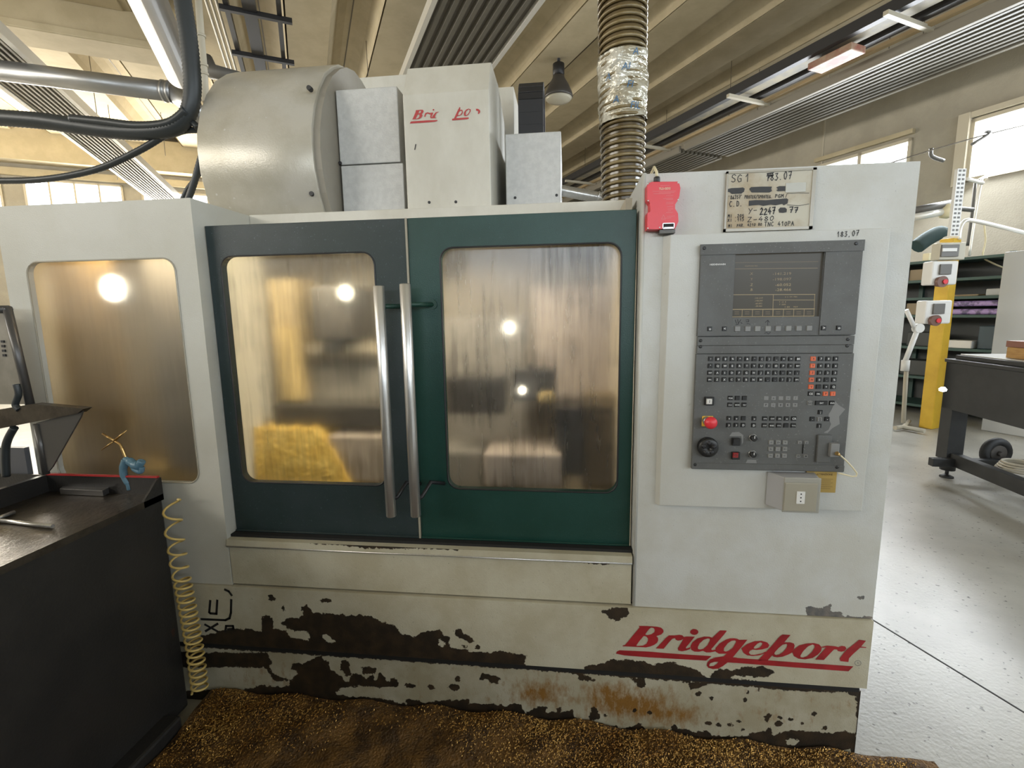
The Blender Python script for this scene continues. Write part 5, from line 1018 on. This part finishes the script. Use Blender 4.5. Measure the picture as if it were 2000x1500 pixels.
N = 60000; x = rng.uniform(-1.36, 1.15, N); y = -.01-np.abs(rng.normal(0, .26, N)); dens = np.clip(.12+1.1*np.sin(x*3.1+.8+np.sin(y*9)*.6)*.5+.5*np.exp(-((y+.05)/.2)**2)+.35*(x > .2), 0, 1)
keep = (rng.uniform(0, 1, N) < dens) & (y > -.9) & (heap(x, y) > .004); x, y = x[keep], y[keep]; N = len(x)
z = np.maximum(heap(x, y), 0)+rng.uniform(.002, .012, N); th = rng.uniform(0, 2*np.pi, N)*.5+rng.choice([0, np.pi/2], N)*.3; ln = rng.uniform(.003, .011, N); wd = rng.uniform(.0003, .0011, N); cv = rng.uniform(-.8, .8, N)
V_ = np.zeros((N, 4, 2, 3))
for s_ in range(4):
    t = (s_/3-.5); a = th+cv*t; cxp = x+ln*t*np.cos(a); cyp = y+ln*t*np.sin(a); czp = z+ln*.45*np.cos(t*3)*np.sign(cv)*.6+rng.uniform(-.001, .001, N)
    for w_ in (0, 1):
        sg_ = (w_-.5)*2*wd; V_[:, s_, w_, 0] = cxp-np.sin(a)*sg_; V_[:, s_, w_, 1] = cyp+np.cos(a)*sg_; V_[:, s_, w_, 2] = np.maximum(czp+sg_*.8, .001)
Vf = V_.reshape(-1, 3); base = np.arange(N)[:, None]*8; quads = np.stack([base+np.array([2*s_, 2*s_+1, 2*s_+3, 2*s_+2]) for s_ in range(3)], 1).reshape(-1, 4)
me = bpy.data.meshes.new('swarf_curls'); me.from_pydata(Vf.tolist(), [], quads.tolist()); me.materials.append(m_brass); o = bpy.data.objects.new('swarf_curls', me); COL.objects.link(o); adopt(o, sf); o['kind'] = 'stuff'
# ================================================================== RIGHT BACKGROUND
# yellow pillar
ang = .42
def PB(ox, oy, a): return lambda x, y, z: (ox+x*math.cos(a)-y*math.sin(a), oy+x*math.sin(a)+y*math.cos(a), z)
pv, pu = 6.30, 1.95
pc = hall(pv, pu, 0)
yp = empty('yellow_pillar', pc, 'yellow painted steel pillar with electrical boxes', 'pillar')
mb = MB(); mb.box(pv-.03, pv+.13, pu-.02, pu+.12, 0, 2.30, fn=HB); mb.build('pillar_body', m_pillar, yp, bevel=.008)
def onface(px, py, off=0):
    """point on the pillar's camera-side face (u = pu-.02)"""
    r = ray(px, py); return CAM+r*((pu-.02-off-CAM.dot(UV_))/r.dot(UV_))
FU = pu-.02
def facebox(x0, y0, x1, y1, d, off=0):
    a = onface(x0, y0, off); b = onface(x1, y1, off); va, vb = a.dot(VV_), b.dot(VV_); za, zb = a.z, b.z
    return va, vb, za, zb
def depthpt(px, py):
    r = ray(px, py); dd = (pc-CAM).dot(fw); p = CAM+r*(dd/F_PX); return p
def plane_box(pts_px, depth_off, thick, name, m, parent, bevel=.0, mi=None):
    """box facing the camera side near the pillar: corner pixels at the pillar's distance"""
    r = ray(*pts_px[0]); 
    v_, u_, z_ = [], [], []
    fx = Vector((RT.x, RT.y, 0)).normalized(); fy = Vector((fw.x, fw.y, 0)).normalized()
    P = []
    for px, py in pts_px:
        r = ray(px, py); t = ((pc-CAM).dot(fy)+depth_off)/r.dot(fy); P.append(CAM+r*t)
    x0, x1 = min(p.dot(fx) for p in P), max(p.dot(fx) for p in P); z0, z1 = min(p.z for p in P), max(p.z for p in P)
    d0 = P[0].dot(fy); mb = MB(); mb.box(x0, x1, d0, d0+thick, z0, z1, fn=lambda x, y, z: fx*x+fy*y+Vector((0, 0, z)))
    return mb.build(name, m, parent, bevel=bevel)
be = empty('breaker_box', pc+Vector((0, 0, 2)), 'beige breaker box with dark cover, topmost on the yellow pillar', 'electrical box')
plane_box([(1838, 474), (1884, 507)], -.30, .12, 'box_body', m_cream and mat('beige_box', (.50, .47, .38), .5), be, .01); plane_box([(1841, 478), (1872, 501)], -.32, .02, 'cover_flap', m_cast, be, .004); plane_box([(1842, 485), (1869, 491)], -.33, .01, 'breaker_row', m_white, be)
for (x0, y0, x1, y1, lab) in ((1818, 510, 1868, 556, 'upper white industrial socket with red plug on the yellow pillar'), (1805, 587, 1856, 632, 'lower white industrial socket on the yellow pillar')):
    e = empty('industrial_socket', pc+Vector((0, 0, 1.5)), lab, 'socket', 'industrial sockets on the pillar')
    plane_box([(x0+5, y0), (x1, y1)], -.30, .14, 'socket_body', m_white, e, .015); plane_box([(x0, y0+10), (x0+8, y1-3)], -.27, .1, 'side_latch', m_white, e, .01)
    plane_box([(x0+20, y0+6), (x0+40, y0+26)], -.32, .02, 'rotary_switch', m_cast, e, .005)
    cxp, cyp = x0+24, y1-6; fy = Vector((fw.x, fw.y, 0)).normalized(); r = ray(cxp, cyp); p = CAM+r*(((pc-CAM).dot(fy)-.36)/r.dot(fy))
    mb = MB(); mb.tube([p+fy*.08, p], [.05, .062], 18); mb.build('socket_cap', mat('brown_cap', (.16, .08, .06), .4), e); mb = MB(); mb.tube([p-fy*.001+RT*.02, p-fy*.012+RT*.02], .026, 14); mb.build('red_insert', m_red, e)
# perforated duct above pillar
pd = empty('perforated_duct', pc+Vector((0, 0, 2.3)), 'white perforated cable duct rising above the yellow pillar', 'cable duct')
fy = Vector((fw.x, fw.y, 0)).normalized(); fx = Vector((RT.x, RT.y, 0)).normalized()
def atd(px, py, off=0):
    r = ray(px, py); return CAM+r*(((pc-CAM).dot(fy)+off)/r.dot(fy))
a, b = atd(1861, 462), atd(1886, 330); b = Vector((a.x+(b.x-a.x)*.25, a.y+(b.y-a.y)*.25, b.z))
mb = MB(); mb.box(-.05, .05, -.02, .02, a.z, b.z, fn=lambda x, y, z: a+fx*x+fy*y+Vector((0, 0, z-a.z))); mb.build('duct_body', m_white, pd)
nsl = 16
for i in range(nsl):
    z = a.z+(b.z-a.z)*(i+.5)/nsl
    for s_ in (-.022, .022):
        mb = MB(); mb.box(s_-.012, s_+.012, -.024, -.019, z-.011, z+.011, fn=lambda x, y, z_: a+fx*x+fy*y+Vector((0, 0, z_-a.z))); mb.build('slot', m_cast, pd)
def pxtube(name, pts, r, m, lab, cat, off=0, group=None, parent=None):
    mb = MB(); mb.tube(smooth([atd(x, y, off) for x, y in pts], 4), r, 10); o = mb.build(name, m, parent)
    if lab: tag(o, lab, cat, group)
    return o
pxtube('conduit_pipe', [(1873, 468), (1876, 445), (1886, 431), (1905, 432), (1950, 442), (2030, 462)], .022, m_panell, 'pale conduit bending from the pillar top towards the right', 'pipe')
pxtube('conduit_pipe', [(1918, 350), (1905, 420), (1893, 500)], .016, m_panell, 'white vertical conduit right of the perforated duct', 'pipe', 1.2)
pxtube('conduit_pipe', [(1905, 358), (1897, 430), (1890, 480)], .02, m_cast, 'dark vertical conduit right of the perforated duct', 'pipe', 1.25)
pxtube('support_bar', [(1887, 349), (1920, 358)], .02, m_panell, 'short white bar at the top of the perforated duct', 'bar', .4)
pxtube('overhead_wire', [(1740, 318), (1830, 290), (1930, 262), (2020, 240)], .008, m_wire, 'thin wire stretched along the right wall', 'wire', 1.0)
pxtube('wall_hook', [(1898, 282), (1935, 259), (1925, 258)], .018, m_cast, 'dark wire tensioner across the right window', 'hook', 1.0)
pxtube('wall_hook', [(1819, 290), (1820, 305), (1843, 314)], .025, m_cast, 'dark hook on the wall above the cabinet corner', 'hook', 1.3)
pxtube('wall_cable', [(1922, 435), (1925, 470), (1920, 500), (1935, 512), (1965, 525)], .010, m_cream, 'thin light cable drooping in front of the green rack', 'cable', .5)
# tube light
tl = empty('tube_light', atd(1860, 415, 1.0), 'tube light with rounded cream end above the green rack', 'light fixture')
a, b = atd(1780, 425, 1.0), atd(1850, 412, 1.0)
mb = MB(); mb.tube([a, b], .05, 14); mb.build('light_body', m_panell, tl); mb = MB(); mb.lathe(b, [(.01, -.10), (.08, -.08), (.10, 0), (.08, .08), (.01, .10)], 'Z', 18); mb.build('end_cap', m_cream, tl)
mb = MB(); d_ = Vector((0, 0, .09)); mb.tube([a+d_, b+d_+(b-a)*.1], .05, 10); mb.build('reflector_top', m_cast, tl)
pxtube('wall_bracket', [(1836, 400), (1860, 406), (1900, 410)], .03, m_cast, 'dark bracket arm above the tube light', 'bracket', 1.0)
pxtube('draped_bag', [(1790, 482), (1812, 466), (1835, 455), (1840, 462)], .10, mat('dark_green_cloth', (.03, .055, .055), .8), 'dark green bag lying on top of the rack', 'bag', 1.2)
# green rack with goods
rk = empty('storage_rack', hall(7.5, 2.2, 0), 'dark green metal storage rack with stacked goods behind the yellow pillar', 'rack')
rv0, rv1, ru0, ru1 = 7.15, 7.75, 1.72, 4.2
for zz in (.1, .5, .92, 1.36, 1.60, 1.84, 2.10):
    mb = MB(); mb.box(rv0, rv1, ru0, ru1, zz, zz+.035, fn=HB); mb.build('shelf', m_shelf, rk)
for uu in (ru0, 2.9, ru1-.05):
    for vv in (rv0, rv1-.05):
        mb = MB(); mb.box(vv, vv+.05, uu, uu+.05, 0, 2.16, fn=HB); mb.build('upright', m_shelf, rk)
mb = MB(); mb.box(rv1, rv1+.02, ru0, ru1, 0, 2.1, fn=HB); mb.build('rack_back', m_darkstuff, rk)
def goods(nme, lab, cat, v0, v1, u0, u1, z0, z1, m, bev=.01, group=None):
    mb = MB(); mb.box(v0, v1, u0, u1, z0, z1, fn=HB); return tag(mb.build(nme, m, bevel=bev), lab, cat, group)
g0 = rv0+.08
goods('purple_pack', 'purple film-wrapped pack, upper of the two rows on the rack', 'pack', g0, g0+.3, 1.80, 2.35, 1.505, 1.575, m_purple, .02)
goods('purple_pack', 'purple film-wrapped pack, lower of the two rows on the rack', 'pack', g0, g0+.3, 1.80, 2.38, 1.397, 1.470, m_purple, .02)
goods('small_box', 'small pale box on the rack below the cable', 'box', g0, g0+.2, 1.80, 1.98, 1.636, 1.72, m_grcab)
goods('brown_tray', 'flat brown tray on the rack right of the pillar', 'tray', g0, g0+.25, 2.05, 2.4, 1.636, 1.66, m_tan)
goods('tan_box', 'tan box on the rack left of the pillar, upper shelf', 'box', g0, g0+.3, 2.5, 2.85, 1.876, 2.03, m_tan)
goods('tan_box', 'tan box on the rack left of the pillar, middle shelf', 'box', g0, g0+.3, 2.45, 2.85, 1.396, 1.56, m_tan)
goods('parts_bin', 'dark parts bin on the shelf beside the lower socket', 'bin', g0, g0+.3, 2.45, 2.8, .956, 1.15, m_darkstuff)
goods('parts_bin', 'dark parts bin low behind the lamp arm', 'bin', g0, g0+.3, 2.3, 2.85, .536, .75, m_darkstuff)
goods('small_box', 'small white socket box above the dark table end', 'box', rv0+.02, rv0+.2, 2.03, 2.3, .956, 1.06, m_white)
goods('parts_bin', 'dark blue-grey bin on the rack above the table', 'bin', g0, g0+.3, 1.78, 2.0, .956, 1.25, mat('blue_bin', (.05, .08, .10), .5))
goods('cream_block', 'cream block standing on the top rack shelf', 'box', rv0+.05, rv0+.15, 2.62, 2.7, 2.136, 2.24, m_cream)
goods('light_cabinet', 'tall light grey cabinet behind the dark table at the right edge', 'cabinet', 6.75, 7.2, .6, 1.66, 0, 2.12, m_grcab)
# dark table
T0 = Vector((3.31, 3.02, 0)); dl = Vector((-.04, -1, 0)).normalized(); dw = Vector((1, -.02, 0)).normalized()
def TB(x, y, z): return T0+dw*x+dl*y+Vector((0, 0, z))
tb = empty('steel_table', T0+dw*.5+dl*.8, 'heavy dark steel table with pale reflection-coloured top at the right edge', 'table')
def tbox(nme, m, x0, x1, y0, y1, z0, z1, bev=.004): mb = MB(); mb.box(x0, x1, y0, y1, z0, z1, fn=TB); return mb.build(nme, m, tb, bevel=bev)
TT = 1.10
tbox('table_top', m_granite, .06, 1.1, .06, 1.9, TT-.01, TT); tbox('top_slab', m_table, .04, 1.12, .04, 1.92, TT-.045, TT-.0105); tbox('top_frame', m_table, -.01, 1.1, -.01, 1.9, TT-.075, TT-.046)
tbox('apron', m_table, 0, .03, 0, 1.85, .62, TT-.076); tbox('end_apron', m_table, 0, 1.05, 0, .03, .62, TT-.076)
tbox('rear_apron', mat('light_beam', (.24, .23, .21), .5), 1.02, 1.05, .03, 1.85, .50, .62)
for (x, y) in ((0, 0), (0, 1.7), (.92, 0.02), (.92, 1.7)):
    tbox('leg', m_table, x, x+.13, y, y+.13, .17, TT-.076)
    c = TB(x+.065, y+.065, 0); mb = MB(); mb.cyl(c+Vector((0, 0, .03)), c+Vector((0, 0, .08)), .014, 10); mb.lathe(c, [(.05, 0.001), (.05, .01), (.02, .025)], 'Z', 18); mb.cyl(c+Vector((0, 0, .07)), c+Vector((0, 0, .17)), .055, 16); mb.build('levelling_foot', m_table, tb)
tbox('low_rail', m_table, .03, .10, .1, 1.75, .13, .24); tbox('low_cross_rail', m_table, -.14, 1.0, .13, .19, .13, .20); tbox('inner_post', m_cast, .55, .62, .3, .37, .02, .6)
# unseen machine-shaped blocker, added behind the camera to shade the lower scene
sm = empty('shade_blocker', (-1.9, -3.8, 0), 'unseen grey machine-shaped blocker added behind the camera for shade', 'machine')
mb = MB(); mb.box(-4.6, 1.1, -4.8, -2.9, .05, 1.72); mb.build('blocker_body', m_cast, sm, bevel=.03)
mb = MB(); holed_plate(mb, -2.9, -1.2, .6, 1.65, -2.7, -1.4, .8, 1.5, .05, -2.90, -2.87); mb.build('blocker_door', m_green, sm)
mb = MB(); mb.box(-.7, -.1, -2.9, -2.85, .8, 1.6); mb.build('control_box', m_grcab, sm, bevel=.01)
# wheel, coil and lamp spot
wc = atd(1945, 884, -1.75); wl = empty('spare_wheel', wc, 'dark rubber wheel leaning under the table', 'wheel')
mb = MB(); ax = fy
def ring(mb, c, R, r, n=24, k=10):
    mb.tube([c+fx*(R*math.cos(2*math.pi*i/n))+Vector((0, 0, R*math.sin(2*math.pi*i/n))) for i in range(n)], r, k, closed=True)
ring(mb, wc, .10, .035); mb.build('tyre', mat('tyre', (.035, .035, .035), .6), wl); mb = MB(); mb.tube([wc-fy*.03, wc+fy*.03], .07, 20); mb.tube([wc-fy*.06, wc-fy*.03], .022, 12); mb.build('hub', mat('worn_hub', (.13, .12, .11), .4, .4), wl)
cc2 = atd(1990, 912, -2.1)
mb = MB()
for i in range(4): mb.tube([Vector((cc2.x+(.13-.01*i)*math.cos(2*math.pi*j/20), cc2.y+(.13-.01*i)*math.sin(2*math.pi*j/20), cc2.z-.02+.018*i)) for j in range(20)], .009, 8, closed=True)
tag(mb.build('hose_coil', m_cond), 'pale coiled hose lying low under the table', 'hose')
wa = atz(1964, 699, TT); wx, wy = wa.x, wa.y
wb = empty('wooden_box', (wx+.2, wy-.2, TT), 'small wooden box with brown lid on the dark table', 'box')
mb = MB(); mb.box(wx, wx+.3, wy-.5, wy, TT+.002, TT+.085); mb.build('box_body', m_wood, wb, bevel=.003); mb = MB(); mb.box(wx-.006, wx+.306, wy-.506, wy+.006, TT+.087, TT+.135); mb.build('box_lid', m_woodr, wb, bevel=.003)
# white articulated lamp
al = empty('articulated_lamp', atd(1770, 830, -.2), 'white jointed lamp arm on a rolling stand beside the cabinet edge', 'lamp')
def ap(x, y): return atd(x, y, -.45)
mb = MB(); mb.tube([ap(1770, 605), ap(1788, 644)], .022, 8); mb.build('upper_arm', m_white, al); mb = MB(); mb.tube([ap(1792, 644), ap(1767, 708)], .026, 8); mb.build('lower_arm', m_white, al)
mb = MB(); p = ap(1793, 641); mb.tube([p-fy*.03, p+fy*.03], .05, 16); mb.build('elbow_joint', m_white, al); mb = MB(); p = ap(1768, 714); mb.tube([p-Vector((0, 0, .06)), p+Vector((0, 0, .06))], .04, 14); mb.build('clamp_joint', m_white, al)
mb = MB(); mb.tube([ap(1770, 725), ap(1764, 826)], .022, 10); mb.build('stand_pole', m_cond, al)
pz = ap(1764, 828)
mb = MB(); mb.tube([atz(1748, 836, .04), atz(1764, 834, .04), atz(1806, 842, .04)], .026, 8); mb.tube([atz(1764, 834, .04), atz(1776, 822, .04)], .022, 8); mb.build('stand_base', m_cond, al)
mb = MB(); p = atd(1841, 765, -2.2); mb.lathe(p, [(.003, 0), (.022, .006), (.025, .02), (.012, .035)], 'Z', 14); tag(mb.build('small_lamp', mat('small_lit_lamp', (1, 1, 1), .4, emit=(1, .98, .9), es=12)), 'small bright light spot at the table corner', 'lamp')
